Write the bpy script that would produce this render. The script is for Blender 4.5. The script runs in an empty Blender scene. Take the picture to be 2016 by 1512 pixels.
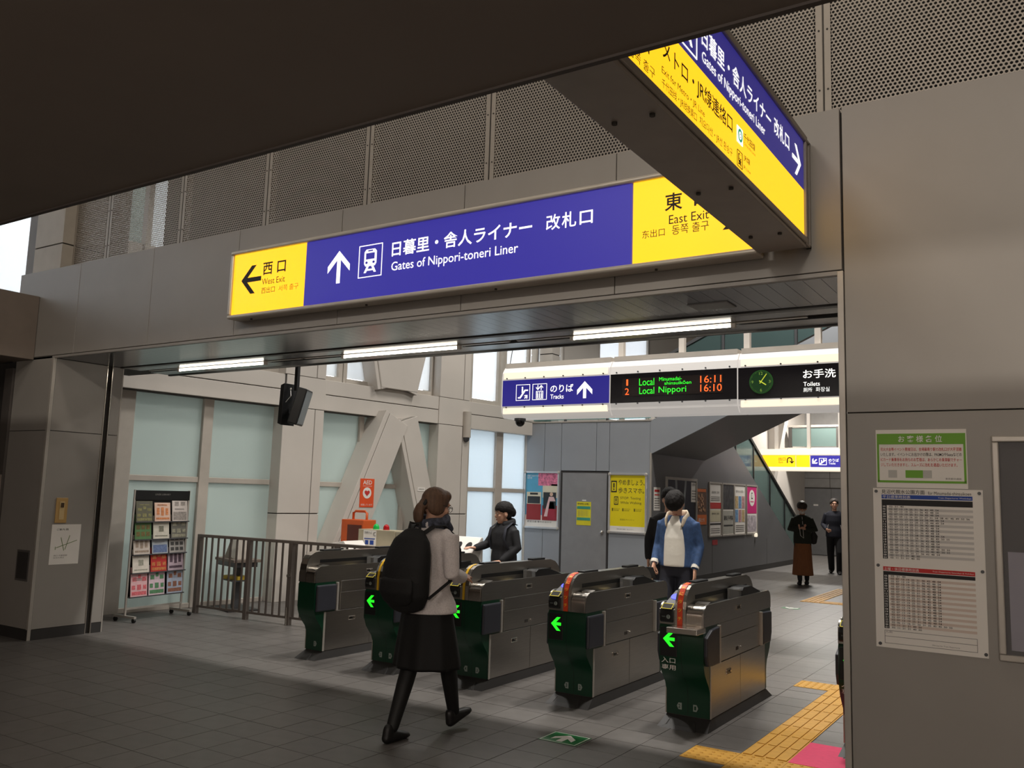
import bpy, bmesh, math, random
from math import sin, cos, tan, pi, radians, atan2, sqrt, hypot
from mathutils import Vector, Matrix

random.seed(7)
D = bpy.data
SC = bpy.context.scene
COL = SC.collection

# ------------------------------------------------------------------ camera
FPX = 1715.0
YAW, PITCH, ROLL = radians(32.97), radians(7.19), radians(1.74)
FW = Vector((-sin(YAW) * cos(PITCH), cos(YAW) * cos(PITCH), sin(PITCH)))
RT = Vector((cos(YAW), sin(YAW), 0))
UP = RT.cross(FW)
RT2 = RT * cos(ROLL) + UP * sin(ROLL)
UP2 = UP * cos(ROLL) - RT * sin(ROLL)
CAM = Vector((0, 0, 1.55))
cd = D.cameras.new('camera')
cd.sensor_width = 36.0
cd.sensor_fit = 'HORIZONTAL'
cd.lens = 36.0 * FPX / 2016.0
cd.clip_end = 200
cam = D.objects.new('camera', cd)
COL.objects.link(cam)
cam.matrix_world = Matrix(((RT2.x, UP2.x, -FW.x, CAM.x), (RT2.y, UP2.y, -FW.y, CAM.y),
                           (RT2.z, UP2.z, -FW.z, CAM.z), (0, 0, 0, 1)))
SC.camera = cam

# ------------------------------------------------------------------ world: flat overcast afternoon
wd = D.worlds.new('overcast_sky')
SC.world = wd
wd.use_nodes = True
bg = wd.node_tree.nodes['Background']
bg.inputs[0].default_value = (0.96, 0.98, 1.0, 1)
bg.inputs[1].default_value = 2.4

vs = SC.view_settings
vs.view_transform = 'Standard'
vs.look = 'None'
vs.gamma = 1.0
vs.use_curve_mapping = False
vs.exposure = 0.0


def area_lamp(name, loc, sx, sy, power, color, rot=(0, 0, 0), spread=pi):
    l = D.lights.new(name, 'AREA')
    l.shape = 'RECTANGLE'
    l.size = sx
    l.size_y = sy
    l.energy = power
    l.color = color
    l.spread = spread
    o = D.objects.new(name, l)
    o.location = loc
    o.rotation_euler = rot
    COL.objects.link(o)
    return o


# unseen high lights of the concourse behind the gates and of the hall in front
for (lx, pw) in ((-7.2, 60), (-4.6, 105), (-2.0, 115)):
    area_lamp('concourse_unseen_light', (lx, 7.3, 6.5), 0.5, 0.25, pw, (1.0, 0.96, 0.90), spread=radians(125))
for (lx, ly, pw) in ((-6.5, 11.5, 110), (-3.0, 13.0, 170), (-5.0, 20.0, 190), (-5.6, 25.0, 240)):  # deeper lights added to brighten the concourse beyond the gates
    area_lamp('concourse_unseen_light', (lx, ly, 6.5 if ly < 16 else 4.85), 1.2, 0.3, pw, (1.0, 0.95, 0.88))
# lamps under the high roof of the hall behind the viewer
for (lx, pw) in ((-6.0, 60), (-3.0, 200), (0.5, 340)):
    area_lamp('hall_luminaire', (lx, -3.2, 6.4), 1.2, 0.4, pw, (1.0, 0.91, 0.80))
for (lx, pw) in ((-4.6, 20), (-1.8, 95), (1.2, 220)):  # added fill behind the viewer, brightens the lower portal wall
    l = D.lights.new('hall_added_fill', 'POINT')
    l.energy = pw
    l.color = (1.0, 0.90, 0.80)
    l.shadow_soft_size = 0.14
    o = D.objects.new('hall_added_fill', l)
    o.location = (lx, -2.6, 2.6)
    COL.objects.link(o)
for (lx, pw) in ((-6.0, 22), (-1.5, 26)):  # added lights above the gap, brighten the lintel and the screen
    area_lamp('slot_added_light', (lx, 3.4, 6.5), 1.2, 0.3, pw, (1.0, 0.90, 0.77))


# ------------------------------------------------------------------ helpers
def srgb(r, g, b):
    def f(c):
        c /= 255.0
        return c / 12.92 if c <= 0.04045 else ((c + 0.055) / 1.055) ** 2.4
    return (f(r), f(g), f(b), 1.0)


MATS = {}


def mat(name, rgb, rough=0.5, metal=0.0, var=0.06, scale=6.0, bump=0.0, bscale=60.0, spec=0.5, objrand=0.0,
        stretch=None, coat=0.0):
    """procedural painted / metal / plastic surface with slight noise in colour and roughness"""
    if name in MATS:
        return MATS[name]
    m = D.materials.new(name)
    MATS[name] = m
    m.use_nodes = True
    nt = m.node_tree
    N, L = nt.nodes, nt.links
    b = N['Principled BSDF']
    col = srgb(*rgb)
    b.inputs['Roughness'].default_value = rough
    b.inputs['Metallic'].default_value = metal
    b.inputs['Specular IOR Level'].default_value = spec
    b.inputs['Coat Weight'].default_value = coat
    tc = N.new('ShaderNodeTexCoord')
    vec = tc.outputs['Object']
    if stretch:
        mp = N.new('ShaderNodeMapping')
        mp.inputs['Scale'].default_value = stretch
        L.new(vec, mp.inputs[0])
        vec = mp.outputs[0]
    nz = N.new('ShaderNodeTexNoise')
    nz.inputs['Scale'].default_value = scale
    nz.inputs['Detail'].default_value = 4
    L.new(vec, nz.inputs['Vector'])
    mr = N.new('ShaderNodeMapRange')
    mr.inputs['From Min'].default_value = 0.3
    mr.inputs['From Max'].default_value = 0.7
    mr.inputs['To Min'].default_value = 1 - var
    mr.inputs['To Max'].default_value = 1 + var
    L.new(nz.outputs['Fac'], mr.inputs['Value'])
    fac = mr.outputs[0]
    if objrand:
        oi = N.new('ShaderNodeObjectInfo')
        m2 = N.new('ShaderNodeMapRange')
        m2.inputs['To Min'].default_value = 1 - objrand
        m2.inputs['To Max'].default_value = 1 + objrand
        L.new(oi.outputs['Random'], m2.inputs['Value'])
        mm = N.new('ShaderNodeMath')
        mm.operation = 'MULTIPLY'
        L.new(fac, mm.inputs[0])
        L.new(m2.outputs[0], mm.inputs[1])
        fac = mm.outputs[0]
    vm = N.new('ShaderNodeVectorMath')
    vm.operation = 'SCALE'
    vm.inputs[0].default_value = col[:3]
    L.new(fac, vm.inputs['Scale'])
    L.new(vm.outputs[0], b.inputs['Base Color'])
    if bump:
        n2 = N.new('ShaderNodeTexNoise')
        n2.inputs['Scale'].default_value = bscale
        L.new(vec, n2.inputs['Vector'])
        bp = N.new('ShaderNodeBump')
        bp.inputs['Strength'].default_value = bump
        bp.inputs['Distance'].default_value = 0.01
        L.new(n2.outputs['Fac'], bp.inputs['Height'])
        L.new(bp.outputs[0], b.inputs['Normal'])
    return m


def emat(name, rgb, strength, rough=0.35):
    if name in MATS:
        return MATS[name]
    m = D.materials.new(name)
    MATS[name] = m
    m.use_nodes = True
    b = m.node_tree.nodes['Principled BSDF']
    c = srgb(*rgb)
    b.inputs['Base Color'].default_value = (c[0] * .5, c[1] * .5, c[2] * .5, 1)
    b.inputs['Roughness'].default_value = rough
    b.inputs['Emission Color'].default_value = c
    b.inputs['Emission Strength'].default_value = strength
    return m


def gmat(name, rgb, trans=0.5, rough=0.4):
    """frosted pane: diffuse transmission of the daylight behind plus a soft gloss"""
    if name in MATS:
        return MATS[name]
    m = D.materials.new(name)
    MATS[name] = m
    m.use_nodes = True
    nt = m.node_tree
    N, L = nt.nodes, nt.links
    N.remove(N['Principled BSDF'])
    out = [n for n in N if n.type == 'OUTPUT_MATERIAL'][0]
    c = srgb(*rgb)
    t = N.new('ShaderNodeBsdfTranslucent')
    t.inputs[0].default_value = (c[0] * trans, c[1] * trans, c[2] * trans, 1)
    df = N.new('ShaderNodeBsdfDiffuse')
    df.inputs[0].default_value = (c[0] * .35, c[1] * .37, c[2] * .37, 1)
    ad = N.new('ShaderNodeAddShader')
    L.new(t.outputs[0], ad.inputs[0])
    L.new(df.outputs[0], ad.inputs[1])
    gl = N.new('ShaderNodeBsdfGlossy')
    gl.inputs['Roughness'].default_value = rough
    fr = N.new('ShaderNodeFresnel')
    fr.inputs[0].default_value = 1.45
    mx = N.new('ShaderNodeMixShader')
    L.new(fr.outputs[0], mx.inputs[0])
    L.new(ad.outputs[0], mx.inputs[1])
    L.new(gl.outputs[0], mx.inputs[2])
    L.new(mx.outputs[0], out.inputs[0])
    return m


def cmat(name, rgb, alpha=0.25):
    """clear tinted sheet: mostly see-through with a gloss"""
    if name in MATS:
        return MATS[name]
    m = D.materials.new(name)
    MATS[name] = m
    m.use_nodes = True
    nt = m.node_tree
    N, L = nt.nodes, nt.links
    b = N['Principled BSDF']
    out = [n for n in N if n.type == 'OUTPUT_MATERIAL'][0]
    b.inputs['Base Color'].default_value = srgb(*rgb)
    b.inputs['Roughness'].default_value = 0.08
    tr = N.new('ShaderNodeBsdfTransparent')
    tr.inputs[0].default_value = srgb(*[min(255, v + 40) for v in rgb])
    mx = N.new('ShaderNodeMixShader')
    mx.inputs[0].default_value = alpha
    L.new(tr.outputs[0], mx.inputs[1])
    L.new(b.outputs[0], mx.inputs[2])
    L.new(mx.outputs[0], out.inputs[0])
    return m


class MB:
    """collects shapes and links them as ONE mesh object"""

    def __init__(s):
        s.v, s.f = [], []

    def add(s, vs_, fs_):
        o = len(s.v)
        s.v += [tuple(p) for p in vs_]
        s.f += [tuple(i + o for i in f) for f in fs_]
        return s

    def box(s, x0, x1, y0, y1, z0, z1):
        return s.add([(x0, y0, z0), (x1, y0, z0), (x1, y1, z0), (x0, y1, z0), (x0, y0, z1), (x1, y0, z1), (x1, y1, z1), (x0, y1, z1)],
                     [(0, 3, 2, 1), (4, 5, 6, 7), (0, 1, 5, 4), (1, 2, 6, 5), (2, 3, 7, 6), (3, 0, 4, 7)])

    def prism(s, poly, ax, a, b):
        n = len(poly)

        def P(p, t):
            return {'x': (t, p[0], p[1]), 'y': (p[0], t, p[1]), 'z': (p[0], p[1], t)}[ax]
        vs_ = [P(p, a) for p in poly] + [P(p, b) for p in poly]
        fs_ = [tuple(range(n)), tuple(range(2 * n - 1, n - 1, -1))]
        fs_ += [(i, (i + 1) % n, n + (i + 1) % n, n + i) for i in range(n)]
        return s.add(vs_, fs_)

    def beam(s, p0, p1, w, d, wide):
        """rectangular bar from p0 to p1, w across `wide`, d across the other axis"""
        p0, p1, wide = Vector(p0), Vector(p1), Vector(wide)
        t = (p1 - p0).normalized()
        u = (wide - t * wide.dot(t)).normalized()
        v = t.cross(u)
        q = []
        for p in (p0, p1):
            for a, b in ((-1, -1), (1, -1), (1, 1), (-1, 1)):
                q.append(p + u * a * w / 2 + v * b * d / 2)
        return s.add(q, [(0, 3, 2, 1), (4, 5, 6, 7), (0, 1, 5, 4), (1, 2, 6, 5), (2, 3, 7, 6), (3, 0, 4, 7)])

    def tube(s, pts, rad, n=12, wide=(1, 0, 0), round_ends=True):
        pts = [Vector(p) for p in pts]
        wide = Vector(wide)
        rad = [(r, r) if not isinstance(r, (tuple, list)) else r for r in rad]
        rings = []
        m = len(pts)
        for i, p in enumerate(pts):
            t = (pts[min(i + 1, m - 1)] - pts[max(i - 1, 0)])
            t = t.normalized() if t.length > 1e-9 else Vector((0, 0, 1))
            w = wide
            if abs(t.dot(w.normalized())) > 0.97:
                w = Vector((0, 1, 0)) if abs(t.y) < 0.9 else Vector((0, 0, 1))
            u = (w - t * w.dot(t)).normalized()
            v = t.cross(u)
            ra, rb = rad[i]
            rows = [(0.0, 1.0)]
            if round_ends and i == 0:
                e = min(ra, rb)
                rows = [(-0.9 * e, 0.42), (-0.55 * e, 0.82), (0, 1)]
            elif round_ends and i == m - 1:
                e = min(ra, rb)
                rows = [(0, 1), (0.55 * e, 0.82), (0.9 * e, 0.42)]
            for off, sc_ in rows:
                c = p + t * off
                rings.append([c + u * (ra * sc_ * cos(2 * pi * k / n)) + v * (rb * sc_ * sin(2 * pi * k / n)) for k in range(n)])
        vs_, fs_ = [], []
        for r in rings:
            vs_ += r
        R = len(rings)
        for i in range(R - 1):
            for k in range(n):
                a, b = i * n + k, i * n + (k + 1) % n
                fs_.append((a, b, b + n, a + n))
        fs_.append(tuple(range(n - 1, -1, -1)))
        fs_.append(tuple(range((R - 1) * n, R * n)))
        return s.add(vs_, fs_)

    def cyl(s, p0, p1, r, n=16):
        return s.tube([p0, p1], [r, r], n, round_ends=False)

    def ball(s, c, r, nu=14, nv=9, rot=None):
        if not isinstance(r, (tuple, list)):
            r = (r, r, r)
        vs_ = []
        for j in range(1, nv):
            th = pi * j / nv
            for i in range(nu):
                ph = 2 * pi * i / nu
                vs_.append(Vector((r[0] * sin(th) * cos(ph), r[1] * sin(th) * sin(ph), r[2] * cos(th))))
        vs_ += [Vector((0, 0, r[2])), Vector((0, 0, -r[2]))]
        fs_ = []
        for j in range(nv - 2):
            for i in range(nu):
                a, b = j * nu + i, j * nu + (i + 1) % nu
                fs_.append((a, a + nu, b + nu, b))
        t, b_ = len(vs_) - 2, len(vs_) - 1
        for i in range(nu):
            fs_.append((t, i, (i + 1) % nu))
            fs_.append((b_, (nv - 2) * nu + (i + 1) % nu, (nv - 2) * nu + i))
        if rot is not None:
            vs_ = [rot @ v for v in vs_]
        return s.add([v + Vector(c) for v in vs_], fs_)

    def disc(s, c, r, ax='y', n=28, t=0.002, r2=None):
        poly = [(c[0 if ax != 'x' else 1] + r * cos(2 * pi * k / n), c[2 if ax != 'z' else 1] + (r2 or r) * sin(2 * pi * k / n)) for k in range(n)]
        k = {'x': 0, 'y': 1, 'z': 2}[ax]
        return s.prism(poly, ax, c[k] - t / 2, c[k] + t / 2)

    def mesh(s, name, smooth=False):
        me = D.meshes.new(name)
        me.from_pydata(s.v, [], s.f)
        bm = bmesh.new()
        bm.from_mesh(me)
        bmesh.ops.recalc_face_normals(bm, faces=bm.faces)
        bm.to_mesh(me)
        bm.free()
        if smooth:
            me.polygons.foreach_set('use_smooth', [True] * len(me.polygons))
        return me

    def build(s, name, m, parent=None, smooth=False, bevel=0, seg=2, remesh=0, iters=6, angle=None):
        me = s.mesh(name, smooth)
        o = obj(name, me, m, parent)
        if remesh:
            r = o.modifiers.new('remesh', 'REMESH')
            r.mode = 'VOXEL'
            r.voxel_size = remesh
            r.use_smooth_shade = True
            sm = o.modifiers.new('smooth', 'SMOOTH')
            sm.factor = 0.5
            sm.iterations = iters
        if bevel:
            bv = o.modifiers.new('bevel', 'BEVEL')
            bv.width = bevel
            bv.segments = seg
            bv.limit_method = 'ANGLE'
            bv.angle_limit = radians(40)
        if angle is not None:
            me.polygons.foreach_set('use_smooth', [True] * len(me.polygons))
            me.set_sharp_from_angle(angle=radians(angle))
        return o


def obj(name, me, m=None, parent=None):
    o = D.objects.new(name, me)
    COL.objects.link(o)
    if m is not None and me is not None and not me.materials:
        me.materials.append(m)
    if parent is not None:
        o.parent = parent
    return o


def empty(name, loc=(0, 0, 0), rz=0.0):
    o = D.objects.new(name, None)
    o.empty_display_size = 0.2
    o.location = loc
    o.rotation_euler = (0, 0, rz)
    COL.objects.link(o)
    return o


def tag(o, label, cat, group=None):
    o['label'] = label
    o['category'] = cat
    if group:
        o['group'] = group
    return o


def struct(o, label=None):
    o['kind'] = 'structure'
    if label:
        o['label'] = label
    return o


def thing(name, loc, label, cat, rz=0.0, group=None):
    return tag(empty(name, loc, rz), label, cat, group)


TEXTS = []
FACE = {'y': Matrix(((1, 0, 0, 0), (0, 0, -1, 0), (0, 1, 0, 0), (0, 0, 0, 1))),      # faces -Y, reads along +X
        'x': Matrix(((0, 0, 1, 0), (1, 0, 0, 0), (0, 1, 0, 0), (0, 0, 0, 1))),       # faces +X, reads along +Y
        'z': Matrix.Identity(4)}


def text(body, rect, depth, m, parent, face='y', bold=0.0, name='lettering', thick=0.0015, rot=None):
    """lettering filling rect (u0, v0, u1, v1) of a face at `depth` along its axis; meshed at the end in one go"""
    c = D.curves.new('lettering', 'FONT')
    c.body = body
    c.size = 1.0
    c.offset = bold
    c.resolution_u = 3
    o = D.objects.new('lettering_curve', c)
    COL.objects.link(o)
    TEXTS.append((o, rect, depth, m, parent, face, name, thick, rot))


def finish_texts():
    bpy.context.view_layer.update()
    dg = bpy.context.evaluated_depsgraph_get()
    made = []
    for (o, rect, depth, m, parent, face, name, thick, rot) in TEXTS:
        me = D.meshes.new_from_object(o.evaluated_get(dg))
        if not len(me.vertices):
            continue
        xs = [v.co.x for v in me.vertices]
        ys = [v.co.y for v in me.vertices]
        x0, x1, y0, y1 = min(xs), max(xs), min(ys), max(ys)
        u0, v0, u1, v1 = rect
        sx, sy = (u1 - u0) / max(1e-6, x1 - x0), (v1 - v0) / max(1e-6, y1 - y0)
        k = -1 if face == 'y' else 1
        for v in me.vertices:
            u, w = u0 + (v.co.x - x0) * sx, v0 + (v.co.y - y0) * sy
            if face == 'y':
                v.co = (u, depth, w)
            elif face == 'x':
                v.co = (depth, u, w)
            else:
                v.co = (u, w, depth)
        me.materials.clear()
        me.materials.append(m)
        me.name = name
        made.append((me, name, parent, rot))
    for (o, *_r) in TEXTS:
        c = o.data
        D.objects.remove(o)
        D.curves.remove(c)
    for me, name, parent, rot in made:
        q = D.objects.new(name, me)
        COL.objects.link(q)
        q.parent = parent
        if rot is not None:
            q.matrix_local = rot


def arrow_poly(cx, cz, w, h, ang=0.0, t=0.18):
    """outline of a signage arrow pointing up, turned by ang"""
    a, hh, T = w / 2, h / 2, w * t
    k = T * 1.41
    p = [(0, hh), (a, hh - a), (a, hh - a - k), (T / 2, hh - T / 2 - k), (T / 2, -hh), (-T / 2, -hh), (-T / 2, hh - T / 2 - k), (-a, hh - a - k), (-a, hh - a)]
    ca, sa = cos(ang), sin(ang)
    return [(cx + x * ca - z * sa, cz + x * sa + z * ca) for x, z in p]


def frame_ring(mb, x0, x1, z0, z1, w, ax, a, b):
    """four bars around a rectangle"""
    for (p, q, r, s_) in ((x0, x1, z0, z0 + w), (x0, x1, z1 - w, z1), (x0, x0 + w, z0 + w, z1 - w), (x1 - w, x1, z0 + w, z1 - w)):
        mb.prism([(p, r), (q, r), (q, s_), (p, s_)], ax, a, b)
    return mb


# ------------------------------------------------------------------ materials
M_clad = mat('grey_cladding', (152, 147, 141), 0.42, 0.0, 0.03, 3.0, spec=0.5)
M_clad_core = mat('joint_shadow_gap', (48, 45, 43), 0.8)
M_edge = mat('edge_trim_metal', (184, 178, 170), 0.35, 0.3)
M_soffit = mat('lintel_soffit_metal', (120, 122, 124), 0.22, 0.55, 0.03, 3.0)
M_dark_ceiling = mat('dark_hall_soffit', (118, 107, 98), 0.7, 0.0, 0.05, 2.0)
M_bulk = mat('brown_bulkhead', (128, 116, 106), 0.6)
M_tile = mat('grey_floor_tile', (100, 96, 93), 0.42, 0.0, 0.09, 9.0, 0.08, 160, objrand=0.06)
M_grout = mat('floor_grout', (78, 74, 71), 0.85)
M_mesh = mat('perforated_sheet', (168, 160, 150), 0.45, 0.2)
M_white = mat('cream_steel_casing', (205, 198, 190), 0.5, 0.0, 0.03, 2.0)
M_frame = mat('window_frame_cream', (190, 182, 172), 0.45, 0.1)
M_groove = mat('dark_groove', (70, 66, 62), 0.8)
M_glass = gmat('frosted_glass', (230, 238, 233), 0.6)
M_glass_far = gmat('frosted_glass_brightened', (236, 244, 250), 0.92)  # copy of the frosted glass passing more light, brightens the far panes
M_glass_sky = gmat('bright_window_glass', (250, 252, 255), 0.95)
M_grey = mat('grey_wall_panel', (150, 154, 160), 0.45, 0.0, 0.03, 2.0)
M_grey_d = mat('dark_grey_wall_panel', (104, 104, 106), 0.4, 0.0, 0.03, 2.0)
M_steel = mat('brushed_steel', (168, 164, 158), 0.3, 1.0, 0.05, 5.0, stretch=(1, 1, 30))
M_chrome = mat('polished_steel', (216, 209, 200), 0.2, 1.0, 0.02)
M_black = mat('black_plastic', (24, 24, 25), 0.4)
M_rubber = mat('dark_skirting', (52, 50, 49), 0.55)
M_flap = mat('dark_slate_flap', (54, 55, 63), 0.45)
M_green = mat('dark_green_panel', (13, 58, 38), 0.3, 0.0, 0.04)
M_charcoal = mat('charcoal_plastic', (74, 75, 78), 0.4)
M_paper = mat('white_paper', (234, 229, 222), 0.7, 0.0, 0.02)
M_ink = mat('black_ink', (34, 32, 32), 0.7, var=0)
M_gink = mat('grey_ink', (120, 116, 112), 0.7, var=0)
M_rink = mat('red_ink', (196, 46, 44), 0.7, var=0)
M_bink = mat('blue_ink', (40, 74, 160), 0.7, var=0)
M_wink = mat('white_ink', (235, 232, 228), 0.6, var=0)
M_railing = mat('bronze_grey_railing', (112, 104, 98), 0.4, 0.1)
M_yellow_tac = mat('yellow_tactile', (194, 144, 50), 0.55, 0.0, 0.08, 20)
M_pink = mat('pink_mat', (214, 66, 104), 0.75, 0.0, 0.05, 30)
M_sgreen = mat('green_sticker', (30, 120, 62), 0.45)
E_yellow = emat('backlit_yellow', (255, 190, 24), 1.35)
E_blue = emat('backlit_blue', (60, 54, 164), 0.72)
E_blue2 = emat('backlit_navy', (40, 36, 120), 0.9)
E_white = emat('backlit_white', (255, 252, 244), 1.25)
E_tube = emat('fluorescent_tube', (255, 246, 228), 14.0)
E_cream = emat('backlit_cream', (255, 240, 214), 0.85)
E_greenl = emat('green_led', (40, 235, 40), 1.2)
E_led_g = emat('green_matrix_led', (50, 240, 50), 1.3)
E_led_o = emat('orange_matrix_led', (255, 96, 40), 1.5)
E_bluedisc = emat('blue_reader_light', (60, 70, 255), 1.6)
M_signink = mat('sign_black_film', (26, 18, 10), 0.5, var=0)
M_signink2 = mat('sign_brown_film', (66, 44, 6), 0.5, var=0)
E_signwhite_dim = emat('sign_white_film', (255, 255, 250), 1.0)
M_blackface = mat('black_sign_face', (20, 17, 20), 0.25)
E_blackface = M_blackface
# ================================================================== SETTING
YW, ZL, ZT, XL, XR = 4.77, 2.77, 3.71, -8.59, -1.03


def in_view(p, mx=40):
    v = Vector(p) - CAM
    d = v.dot(FW)
    if d < 0.3:
        return None
    x = 1008 + FPX * v.dot(RT2) / d
    y = 756 - FPX * v.dot(UP2) / d
    return (x, y, d) if -mx < x < 2016 + mx and -mx < y < 1512 + mx else None


# ---- floor: grout bed, the nearest tiles one by one, the rest as one field
floor = struct(MB().box(-13.4, 5, -6, 6.3, -0.06, -0.004).box(-10.2, 5, 6.3, 30, -0.06, -0.004).build('floor', M_grout), 'grey tiled concourse floor')
TS, TX, TY = 0.2875, -4.405, 4.15
cand, rest = [], []
covered = []  # tactile cells
for i in range(-36, 30):
    for j in range(-10, 92):
        cx, cy = TX + (i + .5) * TS, TY + (j + .5) * TS
        if cx < -13 or cx > 3.5 or cy > 27.4 or (cx < -9.9 and cy > 6.3):
            continue
        q = in_view((cx, cy, 0), 60)
        hidden = cy > 4.9 and cx > -1.15 or (cy > 5.2 and cx < -9.4) or (cx < -9.4 and cy > 4.7)
        if q and not hidden:
            cand.append((q[2], cx, cy))
        else:
            rest.append((cx, cy))
cand.sort()
hs = TS / 2 - 0.0022
tile_me = MB().box(-hs, hs, -hs, hs, -0.02, 0.0).mesh('floor_tile')
tile_me.materials.append(M_tile)
for _, cx, cy in cand[:300]:
    o = D.objects.new('floor_tile', tile_me)
    o.location = (cx, cy, random.uniform(-0.0006, 0.0004))
    o.parent = floor
    COL.objects.link(o)
mb = MB()
for cx, cy in [(c[1], c[2]) for c in cand[300:]] + rest:
    mb.add([(cx - hs, cy - hs, 0), (cx + hs, cy - hs, 0), (cx + hs, cy + hs, 0), (cx - hs, cy + hs, 0)], [(0, 1, 2, 3)])
tf = mb.build('tile_field', M_tile, floor)
tf['kind'] = 'stuff'

# ---- shell of the station around the view
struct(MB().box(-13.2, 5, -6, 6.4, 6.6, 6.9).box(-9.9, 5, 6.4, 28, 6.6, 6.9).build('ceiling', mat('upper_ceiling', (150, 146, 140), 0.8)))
struct(MB().box(4.0, 4.3, -6, 40, 0, 6.6).build('wall_right', mat('hall_side_wall', (170, 166, 160), 0.6)))
struct(MB().box(-16, 4, -6.3, -6, 0, 6.6).build('wall_behind', mat('hall_back_wall', (126, 114, 104), 0.6)))
struct(MB().box(-13.4, -13.1, -6, 5.0, 0, 3.3).build('wall_west', mat('hall_west_wall', (70, 64, 60), 0.7)))

# ---- dark soffit over the hall in front; its edge runs along the portal
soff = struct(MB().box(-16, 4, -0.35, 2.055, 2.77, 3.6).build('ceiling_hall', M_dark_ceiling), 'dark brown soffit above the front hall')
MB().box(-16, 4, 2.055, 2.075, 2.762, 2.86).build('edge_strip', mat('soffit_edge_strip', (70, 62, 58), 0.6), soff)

# ---- brown bulkhead over the side passage on the left
struct(MB().box(-13.1, -8.96, -6, YW - 0.004, ZL, 3.432).build('wall_bulkhead', M_bulk, bevel=0.004), 'brown boxed bulkhead over the side passage')

# ---- portal wall
wf = struct(MB().box(-9.38, 4, YW + 0.03, 6.12, 2.80, 3.69).box(-13.1, XL - 0.03, YW + 0.03, 5.50, 0, 2.80)
            .box(XR + 0.03, 4, YW + 0.03, 5.50, 0, 2.80).build('wall_front', M_clad_core), 'grey panelled portal wall around the gate opening')
G = 0.003


def panel(x0, x1, z0, z1, name='panel'):
    return MB().box(x0 + G, x1 - G, YW, YW + 0.034, z0 + G, z1 - G).build(name, M_clad, wf, bevel=0.002, seg=1)


xs = [-9.38, -8.26, -7.08, -5.90, -4.712, -3.54, -2.358, XR + 0.024]
for a, b in zip(xs[:-1], xs[1:]):
    panel(a, b, 2.795, ZT)
xr = [XR + 0.03, 0.16, 1.34, 2.52, 4.0]
for a, b in zip(xr[:-1], xr[1:]):
    panel(a, b, 0.10, 2.024)
    panel(a, b, 2.024, ZT)
for (a, b) in ((-9.30, XL - 0.028),):
    panel(a, b, 0.10, 2.04)
    panel(a, b, 2.04, 2.795)
MB().box(-9.38, XR, YW, YW + 0.04, ZL, 2.792).build('edge_trim', M_clad, wf)
MB().box(XL - 0.028, XL + 0.004, YW - 0.004, YW + 0.03, 0.0, ZL).build('corner_trim', M_edge, wf, bevel=0.003)
MB().box(XR - 0.004, XR + 0.028, YW - 0.004, YW + 0.03, 0.0, ZL + .02).build('corner_trim', M_edge, wf, bevel=0.003)
MB().box(XR + 0.03, 4, YW - 0.004, YW + 0.03, 0, 0.1).build('skirting', M_rubber, wf)
MB().box(-9.30, XL - 0.0, YW - 0.006, YW + 0.03, 0, 0.1).build('skirting', M_rubber, wf)
# reveal of the left jamb
for (a, b) in ((YW + 0.032, 5.352), (5.415, 5.53)):
    for (c, d) in ((0.10, 2.04), (2.04, ZL)):
        MB().box(XL - 0.032, XL, a, b, c + G, d - G).build('reveal_panel', M_clad, wf, bevel=0.002, seg=1)
    MB().box(XL - 0.03, XL + 0.004, a, b, 0, 0.1).build('skirting', M_rubber, wf)
MB().box(XL - 0.16, XL - 0.1, 5.34, 5.43, 0, ZL).build('shutter_slot', M_black, wf)
for y in (5.352, 5.409):
    MB().box(XL - 0.03, XL + 0.006, y, y + 0.008, 0.0, ZL).build('slot_edge', M_chrome, wf)
MB().box(XL - 0.16, XL + 0.002, 5.53, 5.545, 0, ZL).build('return_trim', M_edge, wf)
# recessed box on the pillar front at the far left and the dark door frame beside it
MB().box(-8.91, -8.68, YW - 0.004, YW + 0.002, 0.555, 0.855).build('recess_cover', mat('recess_cover', (96, 92, 90), 0.5), wf)
MB().box(-8.89, -8.70, YW - 0.006, YW - 0.003, 0.575, 0.835).build('recess_inner', mat('recess_dark', (60, 57, 56), 0.6), wf)
MB().box(-9.46, -9.31, YW - 0.02, YW + 0.03, 0, 2.7).build('door_jamb', mat('side_door_jamb', (104, 98, 94), 0.4, 0.3), wf)
MB().box(-13.1, -9.46, YW + 0.1, YW + 0.13, 0, 2.77).build('side_door_leaf', mat('side_door_leaf', (60, 58, 58), 0.4, 0.3), wf)

# ---- lintel soffit: narrow boards across, shutter slot, lamp trough
so = struct(MB().box(XL, XR, YW + 0.03, 6.12, 2.785, 2.80).build('ceiling_lintel', M_clad_core), 'grey metal boarded underside of the lintel')
nb = 76
bw = (XR - XL) / nb
bme = MB().box(0.0012, bw - 0.0012, YW + 0.035, 5.47, 2.770, 2.786).mesh('soffit_board')
bme.materials.append(M_soffit)
for i in range(nb):
    o = D.objects.new('soffit_board', bme)
    o.location = (XL + i * bw, 0, 0)
    o.parent = so
    COL.objects.link(o)
MB().box(XL, XR, 5.50, 5.56, 2.762, 2.786).build('shutter_rail', mat('shutter_rail', (66, 64, 62), 0.4, 0.4), so)
MB().box(XL, XR, 5.565, 5.74, 2.768, 2.786).build('trough_board', M_soffit, so)
MB().box(XL, XR, 5.86, 6.12, 2.765, 2.786).build('trough_board', M_soffit, so)
MB().box(XL, XR, 6.09, 6.12, 2.755, 2.79).build('rear_trim', mat('rear_trim', (60, 58, 57), 0.4, 0.4), so)
MB().box(-2.02, -1.76, 5.12, 5.30, 2.763, 2.772).build('access_hatch', mat('hatch', (96, 94, 92), 0.5), so, bevel=0.003)
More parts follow.
